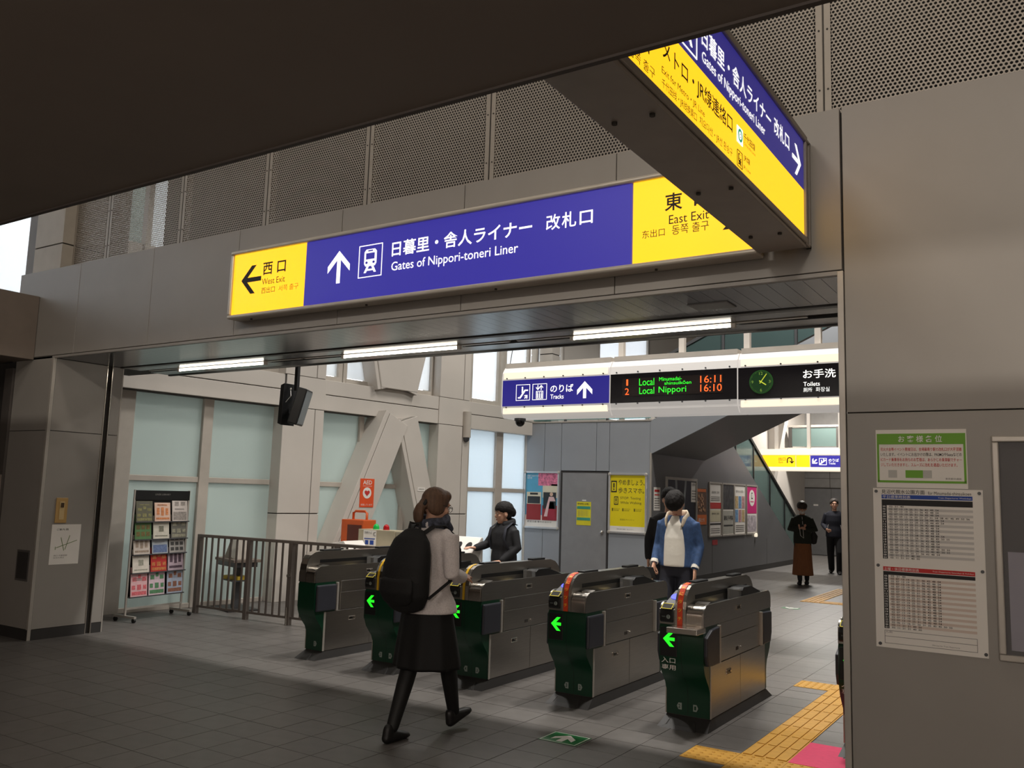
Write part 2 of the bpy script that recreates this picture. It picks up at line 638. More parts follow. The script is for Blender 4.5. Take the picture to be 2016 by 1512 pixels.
for k, (a, b) in enumerate(((-8.0, -6.66), (-5.62, -4.30), (-3.22, -1.95))):
    t = thing('strip_light', ((a + b) / 2, 5.80, 2.745), 'glowing fluorescent strip under the lintel, ' + ('leftmost, by the leaflet rack' if k == 0 else 'middle one of three' if k == 1 else 'rightmost, above the train display'), 'light', group='fluorescent strips under the lintel')
    h = (b - a) / 2
    MB().box(-h - 0.5, h + 0.5, -0.02, 0.02, 0.022, 0.04).build('housing', M_edge, t)
    MB().tube([(-h, 0, 0.006), (h, 0, 0.006)], [0.009, 0.009], 12).build('tube', E_tube, t, smooth=True)
    for s_ in (-1, 1):
        MB().box(s_ * h - 0.015, s_ * h + 0.015, -0.014, 0.014, -0.008, 0.03).build('lamp_holder', M_white, t)

# ---- perforated metal screen above the portal
wu = struct(empty('wall_upper', (0, 5.0, ZT - 0.02)), 'perforated metal screen above the portal wall')
pit, rh, PH = 0.0240, 0.0088, 1.75
rowh, R6 = pit * sqrt(3) / 2, pit / sqrt(3)


def perforated(PW):
    """sheet of real round holes in hexagonal packing with a plain border"""
    mb = MB()
    nc, nr = int((PW - 0.06) / pit), int((PH - 0.04) / rowh)
    vid, vv, ff = {}, [], []

    def vkey(x, z):
        k = (round(x, 4), round(z, 4))
        if k not in vid:
            vid[k] = len(vv)
            vv.append((x, 0, z))
        return vid[k]
    for r in range(nr):
        for c in range(nc):
            cx = 0.03 + pit / 2 + (c + (0.5 if r % 2 else 0)) * pit
            cz = 0.03 + r * rowh
            if cx + pit / 2 > PW - 0.024:
                continue
            outer = [vkey(cx + R6 * cos(pi / 6 + k * pi / 3), cz + R6 * sin(pi / 6 + k * pi / 3)) for k in range(6)]
            inner = []
            for k in range(6):
                vv.append((cx + rh * cos(pi / 6 + k * pi / 3), 0, cz + rh * sin(pi / 6 + k * pi / 3)))
                inner.append(len(vv) - 1)
            for k in range(6):
                k2 = (k + 1) % 6
                ff.append((outer[k], outer[k2], inner[k2], inner[k]))
    mb.add(vv, ff)
    mb.box(0, 0.036, -0.001, 0.001, 0, PH).box(PW - 0.036, PW, -0.001, 0.001, 0, PH).box(0.036, PW - 0.036, -0.001, 0.001, 0, 0.022)
    me = mb.mesh('perforated_sheet')
    me.materials.append(M_mesh)
    return me


sheet = perforated(1.168)
posts = [-8.22 + 1.18 * i for i in range(9)]
for i, px_ in enumerate(posts):
    MB().box(px_ - 0.012, px_ + 0.012, 0.004, 0.09, 0, PH).build('post', M_mesh, wu)
    MB().box(px_ - 0.003, px_ + 0.003, -0.002, 0.006, 0, PH).build('cover_strip', M_groove, wu)
    if i < 8:
        o = D.objects.new('perforated_sheet', sheet)
        o.location = (px_ + 0.006, 0, 0)
        o.parent = wu
        COL.objects.link(o)
    for z in (0.25, 0.62, 1.0):
        for s_ in (-1, 1):
            MB().cyl((px_ + s_ * 0.024, -0.004, z), (px_ + s_ * 0.024, 0.0, z), 0.006, 8).build('screw', M_groove, wu)
# narrow first bay that runs to the corner column
o = obj('perforated_sheet', perforated(0.61), None, wu)
o.location = (-8.22 - 0.006 - 0.61, 0, 0)

struct(MB().box(-8.75, 4, 6.0, 6.12, ZT - 0.02, 6.6).build('wall_screen_backing', mat('dark_screen_backing', (44, 42, 40), .8)), 'added dark backing that darkens the holes of the perforated screen')  # made-up backing, keeps the view through the screen holes dark

# corner column behind the screen with its seam
cc = struct(MB().box(-9.37, -8.84, 4.88, 5.6, ZT - 0.02, 4.015).box(-9.37, -8.84, 4.88, 5.6, 4.03, 6.6).build('trim_1', mat('corner_column', (196, 188, 176), 0.6)), 'cream column behind the left end of the screen')
MB().box(-9.36, -8.85, 4.89, 5.59, 4.0, 4.05).build('seam', M_groove, cc)

# bright window wall far left, above the bulkhead
w1 = struct(MB().box(-13.2, -13.1, -6, 8.0, 3.3, 3.5).box(-13.2, -13.1, -6, 8, 6.4, 6.6).build('window_1', M_frame), 'bright window at the far left above the bulkhead')
for k in range(7):
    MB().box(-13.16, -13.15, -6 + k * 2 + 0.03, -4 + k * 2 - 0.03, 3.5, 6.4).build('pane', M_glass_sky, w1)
    MB().box(-13.2, -13.1, -6 + k * 2 - 0.03, -6 + k * 2 + 0.03, 3.5, 6.4).build('mullion', M_frame, w1)

struct(MB().box(-17, -13.4, 7.0, 11.2, -3, 10).build('wall_sky_blocker', mat('sky_blocker_grey', (96, 108, 102), .8)), 'unseen block added outside the glass wall to dim its near panes')  # out-of-view block, holds skylight off the near panes

# ---- left glazed wall with columns and braces
TH = atan2(0.235, 1.93)
wl = struct(empty('wall_left', (-9.65, 6.395, 0), pi / 2 - TH), 'cream steel framed frosted glass wall with diagonal braces')


def lw(name, s0, s1, y0, y1, z0, z1, m=M_white, bevel=0.004):
    return MB().box(s0, s1, y0, y1, z0, z1).build(name, m, wl, bevel=bevel, seg=1)


def pane(s0, s1, z0, z1, m=M_glass):
    return MB().box(s0, s1, 0.0, 0.012, z0, z1).build('pane', m, wl)


for (a, b) in ((0.0, 0.92), (1.06, 2.02), (2.5, 3.55), (3.63, 4.45), (4.53, 5.2), (6.03, 6.75), (6.94, 7.62)):
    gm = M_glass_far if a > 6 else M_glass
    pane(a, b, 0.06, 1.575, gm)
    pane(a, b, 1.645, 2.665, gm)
for (a, b) in ((-0.25, 0.0), (0.92, 1.06), (3.55, 3.63), (4.45, 4.53), (5.85, 6.03), (6.75, 6.94), (7.62, 7.75)):
    lw('mullion', a, b, -0.05, 0.06, 0.0, 2.67, M_frame)
for (a, b) in ((0, 0.92), (1.06, 2.0), (2.6, 3.55), (3.63, 4.45), (4.53, 5.15), (6.03, 6.75), (6.94, 7.62)):
    lw('transom', a, b, -0.03, 0.04, 1.575, 1.645, M_frame)
    lw('sill', a, b, -0.03, 0.04, 0.0, 0.06, M_frame)
# columns
for (a, b, g) in ((2.02, 2.72, 2.56), (5.08, 5.82, 5.66)):
    lw('column', a, g - 0.006, -0.22, 0.2, 0.0, 1.18)
    lw('column', a, g - 0.006, -0.22, 0.2, 1.195, 2.66)
    lw('column', g + 0.006, b, -0.22, 0.2, 0.0, 1.18)
    lw('column', g + 0.006, b, -0.22, 0.2, 1.195, 2.66)
    lw('column', a, g - 0.006, -0.22, 0.2, 3.12, 6.6)
    lw('column', g + 0.006, b, -0.22, 0.2, 3.12, 6.6)
    lw('groove', a + 0.01, b - 0.01, -0.205, 0.19, 0.0, 6.6, M_groove, 0)
# beam with a seam
lw('beam', -1.1, 2.05, -0.20, 0.2, 2.905, 3.115)
lw('beam', -1.1, 2.05, -0.20, 0.2, 2.67, 2.893)
lw('beam', 2.74, 5.08, -0.20, 0.2, 2.905, 3.115)
lw('beam', 2.74, 5.08, -0.20, 0.2, 2.67, 2.893)
lw('beam', 5.84, 8.2, -0.16, 0.2, 2.905, 3.115)
lw('beam', 5.84, 8.2, -0.16, 0.2, 2.65, 2.893)
lw('column', 2.05, 2.74, -0.215, 0.2, 2.67, 3.115)
lw('column', 5.08, 5.84, -0.215, 0.2, 2.67, 3.115)
lw('groove', -1.1, 8.2, -0.15, 0.19, 2.66, 3.1, M_groove, 0)
lw('wall_return', -1.3, -0.25, -0.03, 0.2, 0, 6.6, mat('return_wall', (120, 112, 106), 0.6))


def brace(p0, p1, w, d0, d1, name='brace'):
    """diagonal casing: a wide box split by a dark seam"""
    p0, p1 = Vector((p0[0], 0, p0[1])), Vector((p1[0], 0, p1[1]))
    n = Vector((p1.z - p0.z, 0, -(p1.x - p0.x))).normalized()
    for (lo, hi) in ((-0.5, -0.34), (-0.315, 0.5)):
        q = []
        for y in (d0, d1):
            for p, s_ in ((p0, lo), (p0, hi), (p1, hi), (p1, lo)):
                v = p + n * (s_ * w)
                q.append((v.x, y, v.z))
        MB().add(q, [(0, 1, 2, 3), (7, 6, 5, 4), (0, 4, 5, 1), (1, 5, 6, 2), (2, 6, 7, 3), (3, 7, 4, 0)]).build(name, M_white, wl, bevel=0.004, seg=1)
    q = []
    for y in (d0 + 0.02, d1 - 0.02):
        for p, s_ in ((p0, -.48), (p0, .48), (p1, .48), (p1, -.48)):
            v = p + n * (s_ * w)
            q.append((v.x, y, v.z))
    MB().add(q, [(0, 1, 2, 3), (7, 6, 5, 4), (0, 4, 5, 1), (1, 5, 6, 2), (2, 6, 7, 3), (3, 7, 4, 0)]).build('seam', M_groove, wl)


brace((2.80, -0.02), (4.00, 2.66), 0.50, -0.38, 0.05)
brace((5.12, -0.02), (4.24, 2.66), 0.44, -0.36, 0.05)
brace((3.86, 3.12), (3.0, 6.6), 0.40, -0.28, 0.05)
brace((4.30, 3.12), (5.2, 6.6), 0.40, -0.28, 0.05)
MB().prism([(3.74, 3.12), (4.5, 3.12), (4.66, 3.75), (3.58, 3.75)], 'y', -0.285, 0.05).build('gusset', M_white, wl, bevel=0.004, seg=1)
MB().prism([(3.78, 2.3), (4.42, 2.3), (4.42, 2.66), (3.78, 2.66)], 'y', -0.255, 0.05).build('gusset', M_white, wl, bevel=0.004, seg=1)
# upper windows
for (a, b) in ((0.0, 1.0), (1.06, 2.0), (2.82, 3.1), (3.22, 4.1), (4.2, 5.05), (6.03, 6.76), (6.95, 7.62), (7.9, 8.7), (10.0, 10.9), (11.0, 12)):
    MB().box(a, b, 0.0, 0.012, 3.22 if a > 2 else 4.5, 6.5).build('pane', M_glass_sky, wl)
    MB().box(a - 0.05, a + 0.02, -0.05, 0.06, 3.115, 6.6).box(b - 0.02, b + 0.05, -0.05, 0.06, 3.115, 6.6).build('mullion', M_frame, wl)
    lw('sill', a, b, -0.06, 0.05, 3.115, 3.2, M_frame)
lw('wall_panel', -0.25, 2.03, -0.02, 0.1, 3.115, 4.5)
lw('wall_panel', 8.7, 10.0, -0.05, 0.1, 2.6, 6.6)
lw('wall_panel', 12.0, 22.0, -0.05, 0.1, 2.6, 6.6)
lw('wall_panel', 7.75, 22.0, -0.03, 0.1, 0, 2.6)

# ---- grey panel wall with the door, facing the gates
YG = 13.96
wb = struct(MB().box(-8.8, -6.17, YG + 0.03, YG + 0.3, 0, 2.86).build('wall_back', M_clad_core), 'light grey panel wall with a service door behind the gates')


def gp(x0, x1, z0, z1):
    MB().box(x0 + .004, x1 - .004, YG, YG + 0.034, z0 + .004, z1 - .004).build('panel', M_grey, wb, bevel=0.002, seg=1)


gp(-8.8, -8.29, 0, 2.88)
gp(-8.29, -7.93, 0, 2.88)
gp(-7.93, -7.21, 2.0, 2.88)
gp(-7.21, -6.95, 2.0, 2.88)
gp(-6.95, -6.17, 0, 2.88)
MB().box(-8.8, -6.15, YG - 0.01, YG + 0.3, 2.88, 2.905).build('coping', M_edge, wb)
MB().box(-6.17, -6.145, YG - 0.006, YG + 0.04, 0, 2.33).build('corner_trim', M_edge, wb)
d1 = struct(MB().box(-7.93, -6.95, YG - 0.004, YG + 0.03, 0, 1.99).build('door_1', mat('door_frame_dark', (58, 56, 56), 0.5)), 'grey service door with a yellow notice')
MB().box(-7.885, -6.985, YG - 0.012, YG, 0.005, 1.962).build('door_leaf', mat('door_leaf_grey', (138, 138, 140), 0.45), d1, bevel=0.003)
MB().cyl((-7.06, YG - 0.05, 0.93), (-7.06, YG - 0.012, 0.93), 0.028, 14).build('door_knob', M_chrome, d1, smooth=True)

# ---- landing, stair 1 rising to the right, with glass balustrades
SL = 0.465
st = struct(empty('wall_stair', (0, 0, 0)), 'grey stair flight rising to the right over the passage')


def zs(x, z0=2.88):
    return z0 + SL * (x + 6.17)


X1 = 0.8
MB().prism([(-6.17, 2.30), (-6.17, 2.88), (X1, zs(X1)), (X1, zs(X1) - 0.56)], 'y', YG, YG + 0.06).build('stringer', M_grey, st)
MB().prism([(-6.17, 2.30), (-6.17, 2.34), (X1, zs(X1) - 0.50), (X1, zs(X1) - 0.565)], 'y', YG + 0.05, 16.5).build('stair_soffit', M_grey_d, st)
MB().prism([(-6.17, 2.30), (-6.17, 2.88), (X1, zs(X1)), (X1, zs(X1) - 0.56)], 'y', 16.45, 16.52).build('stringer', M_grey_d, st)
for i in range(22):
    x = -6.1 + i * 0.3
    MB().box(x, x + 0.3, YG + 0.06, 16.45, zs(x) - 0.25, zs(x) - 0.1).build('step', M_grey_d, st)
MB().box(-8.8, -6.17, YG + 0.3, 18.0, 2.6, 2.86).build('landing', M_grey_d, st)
M_bal = cmat('balustrade_glass', (96, 118, 118), 0.55)
for i in range(5):
    x0, x1 = -6.05 + i * 1.2, -6.05 + (i + 1) * 1.2 - 0.05
    MB().prism([(x0, zs(x0) + .04), (x1, zs(x1) + .04), (x1, zs(x1) + 0.98), (x0, zs(x0) + 0.98)], 'y', YG + 0.03, YG + 0.042).build('glass_panel', M_bal, st)
    MB().box(x0 - 0.05, x0 - 0.01, YG + 0.015, YG + 0.055, zs(x0), zs(x0) + 1.0).build('baluster', M_charcoal, st)
MB().beam((-6.1, YG + 0.036, zs(-6.1) + 1.0), (X1, YG + 0.036, zs(X1) + 1.0), 0.05, 0.05, (0, 1, 0)).build('handrail', M_charcoal, st)
for i in range(3):
    x0, x1 = -8.72 + i * 0.86, -8.72 + (i + 1) * 0.86 - 0.04
    MB().box(x0, x1, YG + 0.03, YG + 0.042, 2.93, 3.9).build('glass_panel', cmat('landing_glass', (150, 180, 180), 0.3), st)
    MB().box(x0 - 0.035, x0 + 0.0, YG + 0.01, YG + 0.06, 2.9, 3.1).build('glass_clamp', M_charcoal, st)
MB().box(-8.75, -6.15, YG + 0.015, YG + 0.06, 3.9, 3.94).build('handrail', M_edge, st)
c3 = struct(MB().box(-8.88, -8.40, 14.35, 14.65, 2.86, 4.25).box(-8.88, -8.40, 14.35, 14.65, 4.27, 6.6).build('trim_2', M_white), 'square cream column above the landing')
MB().box(-8.87, -8.41, 14.36, 14.64, 4.24, 4.28).build('seam', M_groove, c3)

# ---- dark grey wall under stair 2, whose top falls away to the back
XC = -6.14
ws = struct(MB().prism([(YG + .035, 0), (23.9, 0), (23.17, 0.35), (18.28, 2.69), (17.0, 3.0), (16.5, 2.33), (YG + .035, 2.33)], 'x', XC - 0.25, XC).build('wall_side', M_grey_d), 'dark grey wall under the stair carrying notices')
MB().box(XC, XC + 0.012, YG, 23.6, 0, 0.12).build('skirting', M_rubber, ws)
for y in (16.95, 20.6):
    MB().box(XC, XC + 0.002, y, y + 0.012, 0.12, 0.7).build('seam', M_groove, ws)
MB().cyl((XC, 19.7, 0.80), (XC + 0.05, 19.7, 0.80), 0.045, 14).build('step_light', E_cream, ws)
s2 = struct(empty('trim_3', (0, 0, 0)), 'glass balustrade falling to the back along the dark wall')


def z2(y):
    return 0.35 + (23.17 - y) * 0.4785


ys = [17.3, 18.55, 19.8, 21.05, 22.3, 23.3]
for a, b in zip(ys[:-1], ys[1:]):
    MB().prism([(a + .05, z2(a + .05) + 0.02), (b, z2(b) + 0.02), (b, z2(b) + 0.86), (a + .05, z2(a + .05) + 0.86)], 'x', XC - 0.08, XC - 0.066).build('glass_panel', cmat('stair_glass', (120, 140, 138), 0.45), s2)
    MB().box(XC - 0.1, XC - 0.05, a, a + 0.05, z2(a), z2(a) + 0.88).build('baluster', M_black, s2)
MB().beam((XC - 0.073, 17.2, z2(17.2) + 0.9), (XC - 0.073, 23.4, z2(23.4) + 0.9), 0.07, 0.07, (1, 0, 0)).build('handrail', M_black, s2)
MB().prism([(16.6, 2.0), (23.8, -0.0), (23.8, 0.1), (17, 2.9), (16.6, 2.9)], 'x', XC - 2.2, XC - 0.26).build('stair_flight', M_grey_d, s2)
MB().box(XC - 0.11, XC - 0.03, 23.36, 23.46, 0.05, 0.55).build('newel_light', E_cream, s2)

# ---- far wall with double door, gallery and braces
YF = 27.6
wfar = struct(MB().box(-10, 5, YF, YF + 0.3, 0, 6.6).build('wall_far', mat('far_wall_grey', (150, 148, 146), 0.5)), 'pale grey wall at the far end of the concourse')
for x in (-8.6, -7.6, -6.3, -5.0, -3.7):
    MB().box(x, x + 0.014, YF - 0.003, YF + .01, 0, 3.2).build('seam', M_groove, wfar)
MB().box(-9, -3, YF - 0.003, YF + .01, 2.3, 2.312).build('seam', M_groove, wfar)
d2 = struct(MB().box(-7.26, -5.26, YF - 0.02, YF + 0.02, 0, 2.03).build('door_2', M_groove), 'grey double door in the far wall')
for a, b in ((-7.22, -6.26), (-6.25, -5.3)):
    MB().box(a, b, YF - 0.03, YF, 0.01, 1.99).build('door_leaf', mat('far_door_grey', (122, 122, 124), 0.5), d2)
MB().box(-6.78, -6.64, YF - 0.034, YF - 0.03, 1.47, 1.52).build('door_plate', M_wink, d2)
MB().box(-6.34, -6.29, YF - 0.06, YF - 0.03, 0.9, 1.02).build('door_handle', M_chrome, d2)
ga = struct(MB().box(-7.5, 4, 25.9, YF, 3.0, 3.14).build('trim_4', M_white), 'upper gallery with glass railing at the far end')
for i in range(5):
    x0 = -7.02 + i * 1.35
    MB().box(x0 + .05, x0 + 1.3, 25.95, 25.97, 3.18, 3.72).build('glass_panel', cmat('gallery_glass', (118, 138, 134), 0.65), ga)
    MB().box(x0 - .05, x0 + .05, 25.93, 25.99, 3.14, 3.76).build('baluster', M_groove, ga)
MB().box(-7.1, 4, 25.92, 26.0, 3.74, 3.80).build('handrail', M_edge, ga)
mb = MB()
br = struct(empty('trim_5', (0, 0, 0)), 'slanted cream braces behind the far hanging sign')
MB().beam((-7.45, 25.0, 2.0), (-6.75, 25.0, 5.5), 0.42, 0.3, (1, 0, 0)).build('brace', M_white, br)
MB().beam((-7.75, 25.2, 2.0), (-8.25, 25.2, 5.5), 0.42, 0.3, (1, 0, 0)).build('brace', M_white, br)
MB().box(-8.6, -8.1, 25.4, 25.9, 0, 6.6).build('column', M_white, br)

# ---- platform deck that closes the view upward on the right
struct(MB().box(-6.0, 4, 17.0, 25.8, 4.9, 5.2).build('ceiling_deck', mat('deck_underside', (84, 84, 86), 0.7)), 'dark underside of the platform deck')
# ================================================================== SIGNS
def train_icon(parent, x0, z0, x1, z1, ax, depth, m_line, m_dark, toward):
    """framed train pictogram: outline frame, body, windscreen, lamps, rails"""
    w, h = x1 - x0, z1 - z0
    e = 0.002 * toward

    def R(mb, a, b, c, d, lv=1):
        p = [(x0 + a * w, z0 + b * h), (x0 + c * w, z0 + b * h), (x0 + c * w, z0 + d * h), (x0 + a * w, z0 + d * h)]
        return mb.prism(p, ax, depth, depth + e * lv)
    mb = MB()
    frame_ring(mb, x0, x1, z0, z1, w * 0.028, ax, depth, depth + e)
    mb.build('icon_frame', m_line, parent)
    mb = MB()
    P = lambda a, b: (x0 + a * w, z0 + b * h)
    mb.prism([P(.30, .34), P(.70, .34), P(.76, .42), P(.76, .78), P(.68, .86), P(.32, .86), P(.24, .78), P(.24, .42)], ax, depth, depth + e)
    mb.prism([P(.36, .34), P(.24, .14), P(.33, .14), P(.45, .34)], ax, depth, depth + e)
    mb.prism([P(.55, .34), P(.67, .14), P(.76, .14), P(.64, .34)], ax, depth, depth + e)
    R(mb, .34, .2, .66, .25)
    mb.build('train_pictogram', m_line, parent)
    mb = MB()
    R(mb, .32, .55, .68, .74, 2)
    R(mb, .40, .79, .60, .83, 2)
    for cx in (.35, .65):
        mb.prism([P(cx + .05 * cos(k * pi / 5), .45 + .04 * sin(k * pi / 5)) for k in range(10)], ax, depth, depth + 2 * e)
    mb.build('pictogram_windows', m_dark, parent)


# ---- long lit sign on the lintel
SY = 4.65
sg = thing('lit_station_sign', (0, 0, 0), 'long backlit yellow and blue station sign fixed to the lintel', 'sign')
MB().box(-5.80, -1.45, SY + 0.012, YW - 0.004, 2.93, 3.45).build('housing', M_edge, sg)
fm = MB()
frame_ring(fm, -5.825, -1.425, 2.905, 3.475, 0.032, 'y', SY - 0.02, YW - 0.004)
fm.build('frame', mat('sign_frame_aluminium', (206, 198, 186), 0.3, 0.25), sg, bevel=0.012, seg=3)
for (a, b, m, nm) in ((-5.792, -4.962, E_yellow, 'yellow_face'), (-4.956, -2.192, E_blue, 'blue_face'), (-2.182, -1.455, E_yellow, 'yellow_face')):
    MB().box(a, b, SY, SY + 0.012, 2.938, 3.442).build(nm, m, sg)
F0 = SY - 0.0015
MB().prism(arrow_poly(-5.575, 3.215, 0.235, 0.235, pi / 2, 0.16), 'y', SY - 0.002, SY).build('arrow', M_signink, sg)
text('西', (-5.44, 3.235, -5.33, 3.338), F0, M_signink, sg, bold=0.014)
text('口', (-5.275, 3.239, -5.178, 3.333), F0, M_signink, sg, bold=0.016)
text('West Exit', (-5.444, 3.157, -5.18, 3.207), F0, M_signink2, sg)
text('西出口', (-5.442, 3.084, -5.288, 3.134), F0, M_signink2, sg)
text('서쪽 출구', (-5.245, 3.084, -5.023, 3.132), F0, mat('sign_faint_film', (196, 150, 30), 0.5, var=0), sg)
MB().prism(arrow_poly(-4.603, 3.205, 0.225, 0.25, 0, 0.16), 'y', SY - 0.002, SY).build('arrow', E_white, sg)
train_icon(sg, -4.402, 3.094, -4.173, 3.339, 'y', SY, E_white, E_blue, -1)
text('日暮里・舎人ライナー', (-4.083, 3.220, -2.897, 3.331), F0, E_white, sg, bold=0.014)
text('改', (-2.792, 3.229, -2.688, 3.332), F0, E_white, sg, bold=0.010)
text('札', (-2.676, 3.229, -2.572, 3.332), F0, E_white, sg, bold=0.012)
text('口', (-2.548, 3.234, -2.455, 3.320), F0, E_white, sg, bold=0.014)
text('Gates of Nippori-toneri Liner', (-4.081, 3.095, -3.0, 3.180), F0, E_white, sg, bold=0.004)
text('東', (-1.977, 3.231, -1.867, 3.339), F0, M_signink, sg, bold=0.014)
text('口', (-1.795, 3.237, -1.704, 3.327), F0, M_signink, sg, bold=0.016)
text('East Exit', (-1.950, 3.150, -1.706, 3.204), F0, M_signink, sg)
text('东出口', (-2.120, 3.085, -1.976, 3.134), F0, M_signink2, sg)
text('동쪽 출구', (-1.931, 3.082, -1.706, 3.141), F0, M_signink2, sg)
MB().prism(arrow_poly(-1.575, 3.17, 0.20, 0.19, -pi / 2, 0.16), 'y', SY - 0.002, SY).build('arrow', M_signink, sg)
for x in (-5.6, -4.35, -3.2, -2.05):
    MB().cyl((x, SY + 0.05, 2.895), (x, SY + 0.05, 2.906), 0.009, 8).build('screw', M_groove, sg)

# ---- sign at right angles, running back over the hall
XS = -1.175
sp = thing('lit_station_sign', (0, 0, 0), 'backlit blue over yellow station sign projecting from the wall into the hall', 'sign')
M_hs = mat('projecting_sign_body', (160, 152, 144), 0.5, 0.2)
MB().box(-1.40, XS - 0.06, 2.10, 4.66, 2.936, 3.53).build('housing', M_hs, sp, bevel=0.006)
fm = MB()
frame_ring(fm, 2.1, 4.70, 2.936, 3.545, 0.034, 'x', XS - 0.05, XS + 0.012)
fm.build('frame', M_hs, sp, bevel=0.005)
MB().box(-1.43, XS + 0.004, 2.1, 4.68, 2.915, 2.934).build('underside', M_hs, sp, bevel=0.004)
MB().box(XS - 0.012, XS, 2.15, 4.655, 3.232, 3.505).build('blue_face', E_blue2, sp)
MB().box(XS - 0.012, XS, 2.15, 4.655, 2.965, 3.230).build('yellow_face', E_yellow, sp)
FX = XS + 0.0015
text('日暮里・舎人ライナー', (3.115, 3.340, 4.05, 3.428), FX, E_white, sp, 'x', 0.010)
text('改', (4.106, 3.345, 4.188, 3.434), FX, E_white, sp, 'x', 0.010)
text('札', (4.198, 3.345, 4.280, 3.434), FX, E_white, sp, 'x', 0.012)
text('口', (4.298, 3.349, 4.372, 3.424), FX, E_white, sp, 'x', 0.014)
text('Gates of Nippori-toneri Liner', (3.119, 3.258, 3.953, 3.318), FX, E_white, sp, 'x', 0.004)
train_icon(sp, 2.86, 3.25, 3.065, 3.45, 'x', XS, E_white, E_blue2, 1)
MB().prism(arrow_poly(4.515, 3.35, 0.165, 0.165, -pi / 2, 0.14), 'x', XS, XS + 0.002).build('arrow', E_white, sp)
text('メトロ・JR線連絡口', (2.729, 3.096, 3.481, 3.182), FX, M_signink, sp, 'x', 0.01)
text('Exit for Metro・JR Line', (2.723, 3.040, 3.149, 3.074), FX, M_signink2, sp, 'x')
text('千代田线・JR线换乘口', (2.724, 2.990, 3.064, 3.030), FX, M_signink2, sp, 'x')
text('치요다선・JR선 환승구', (3.094, 2.994, 3.48, 3.036), FX, M_signink2, sp, 'x')
text('南', (2.44, 3.060, 2.52, 3.13), FX, M_signink, sp, 'x', 0.01)
text('口', (2.545, 3.064, 2.615, 3.124), FX, M_signink, sp, 'x', 0.012)
text('남쪽 출구', (2.45, 2.992, 2.663, 3.032), FX, M_signink2, sp, 'x')
MB().box(XS, XS + 0.002, 3.543, 3.620, 3.098, 3.172).build('line_badge', E_white, sp)
rg = MB()
n = 24
ring_o = [(3.5815 + 0.030 * cos(2 * pi * k / n), 3.135 + 0.030 * sin(2 * pi * k / n)) for k in range(n)]
ring_i = [(3.5815 + 0.018 * cos(2 * pi * k / n), 3.135 + 0.018 * sin(2 * pi * k / n)) for k in range(n)]
rg.add([(XS + 0.003, y, z) for y, z in ring_o + ring_i], [(k, (k + 1) % n, n + (k + 1) % n, n + k) for k in range(n)])
rg.build('line_ring', emat('line_ring_green', (40, 160, 120), 0.8), sp)
text('C', (3.572, 3.126, 3.591, 3.144), XS + 0.003, mat('line_letter', (20, 90, 70), 0.5, var=0), sp, 'x', 0.02)
text('千代田線', (3.634, 3.137, 3.796, 3.172), FX, M_signink, sp, 'x', 0.008)
text('Chiyoda Line', (3.634, 3.112, 3.80, 3.130), FX, mat('sign_faint_film', (196, 150, 30), 0.5, var=0), sp, 'x')
train_icon(sp, 3.546, 2.99, 3.614, 3.063, 'x', XS, M_signink, E_yellow, 1)
text('JR線', (3.633, 3.040, 3.721, 3.073), FX, M_signink, sp, 'x', 0.008)
text('JR Line', (3.626, 3.002, 3.727, 3.020), FX, M_signink2, sp, 'x')
for y in (2.75, 3.6, 4.35):
    for x in (-1.37, -1.22):
        MB().cyl((x, y, 2.905), (x, y, 2.916), 0.011, 8).build('screw', M_groove, sp)
bk = MB()
for z in (2.93, 3.52):
    bk.box(-1.19, -1.165, 4.66, YW - 0.004, z, z + 0.012)
bk.box(-1.19, -1.165, 4.745, 4.765, 2.93, 3.53)
bk.build('wall_bracket', M_hs, sp)

# ---- hanging sign box with display and clock over the gates
HY = 8.5
hg = thing('hanging_sign_box', (0, 0, 0), 'hanging cream sign box with track sign, departure display and clock', 'sign')
zb, zt_ = 2.43, 3.03
M_hc = emat('casing_painted_light', (240, 234, 228), 0.38, 0.5)  # casing emits faintly in place of ambient light on its front
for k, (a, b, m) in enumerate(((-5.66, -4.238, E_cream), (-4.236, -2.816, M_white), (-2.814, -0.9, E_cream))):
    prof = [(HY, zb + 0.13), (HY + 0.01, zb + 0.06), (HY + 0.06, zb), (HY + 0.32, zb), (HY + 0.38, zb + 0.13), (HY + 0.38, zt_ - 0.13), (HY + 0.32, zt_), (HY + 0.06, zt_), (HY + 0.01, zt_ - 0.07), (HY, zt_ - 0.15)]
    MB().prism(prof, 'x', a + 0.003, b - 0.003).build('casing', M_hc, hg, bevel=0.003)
    if k != 1:
        for (z0, z1, y0, y1) in ((2.885, 2.965, -0.004, 0.004), (2.475, 2.545, -0.004, 0.006)):
            MB().box(a + 0.03, b - 0.03, HY + y0, HY + 0.02, z0, z1).build('lit_band', E_cream, hg, bevel=0.004)
    MB().box(a + 0.02, b - 0.02, HY + 0.05, HY + 0.33, zt_, zt_ + 0.05).build('top_tray', M_frame, hg)
    for i in range(6):
        x = a + 0.08 + i * (b - a - 0.16) / 5
        for z in (2.552, 2.892):
            MB().cyl((x, HY - 0.014, z), (x, HY - 0.004, z), 0.009, 8).build('screw', M_charcoal, hg)
MB().box(-5.636, -4.245, HY - 0.008, HY + 0.002, 2.566, 2.870).build('blue_face', E_blue2, hg)
MB().box(-4.228, -2.822, HY - 0.008, HY + 0.002, 2.560, 2.875).build('black_face', M_blackface, hg)
MB().box(-2.808, -0.92, HY - 0.008, HY + 0.002, 2.556, 2.872).build('black_face', M_blackface, hg)
HF = HY - 0.0095
for k, (a, b) in enumerate(((-5.448, -5.258), (-5.224, -5.032))):
    m_ = MB()
    frame_ring(m_, a, b, 2.627, 2.814, 0.006, 'y', HF, HY - 0.008)
    m_.build('icon_frame', E_white, hg)
m_ = MB()
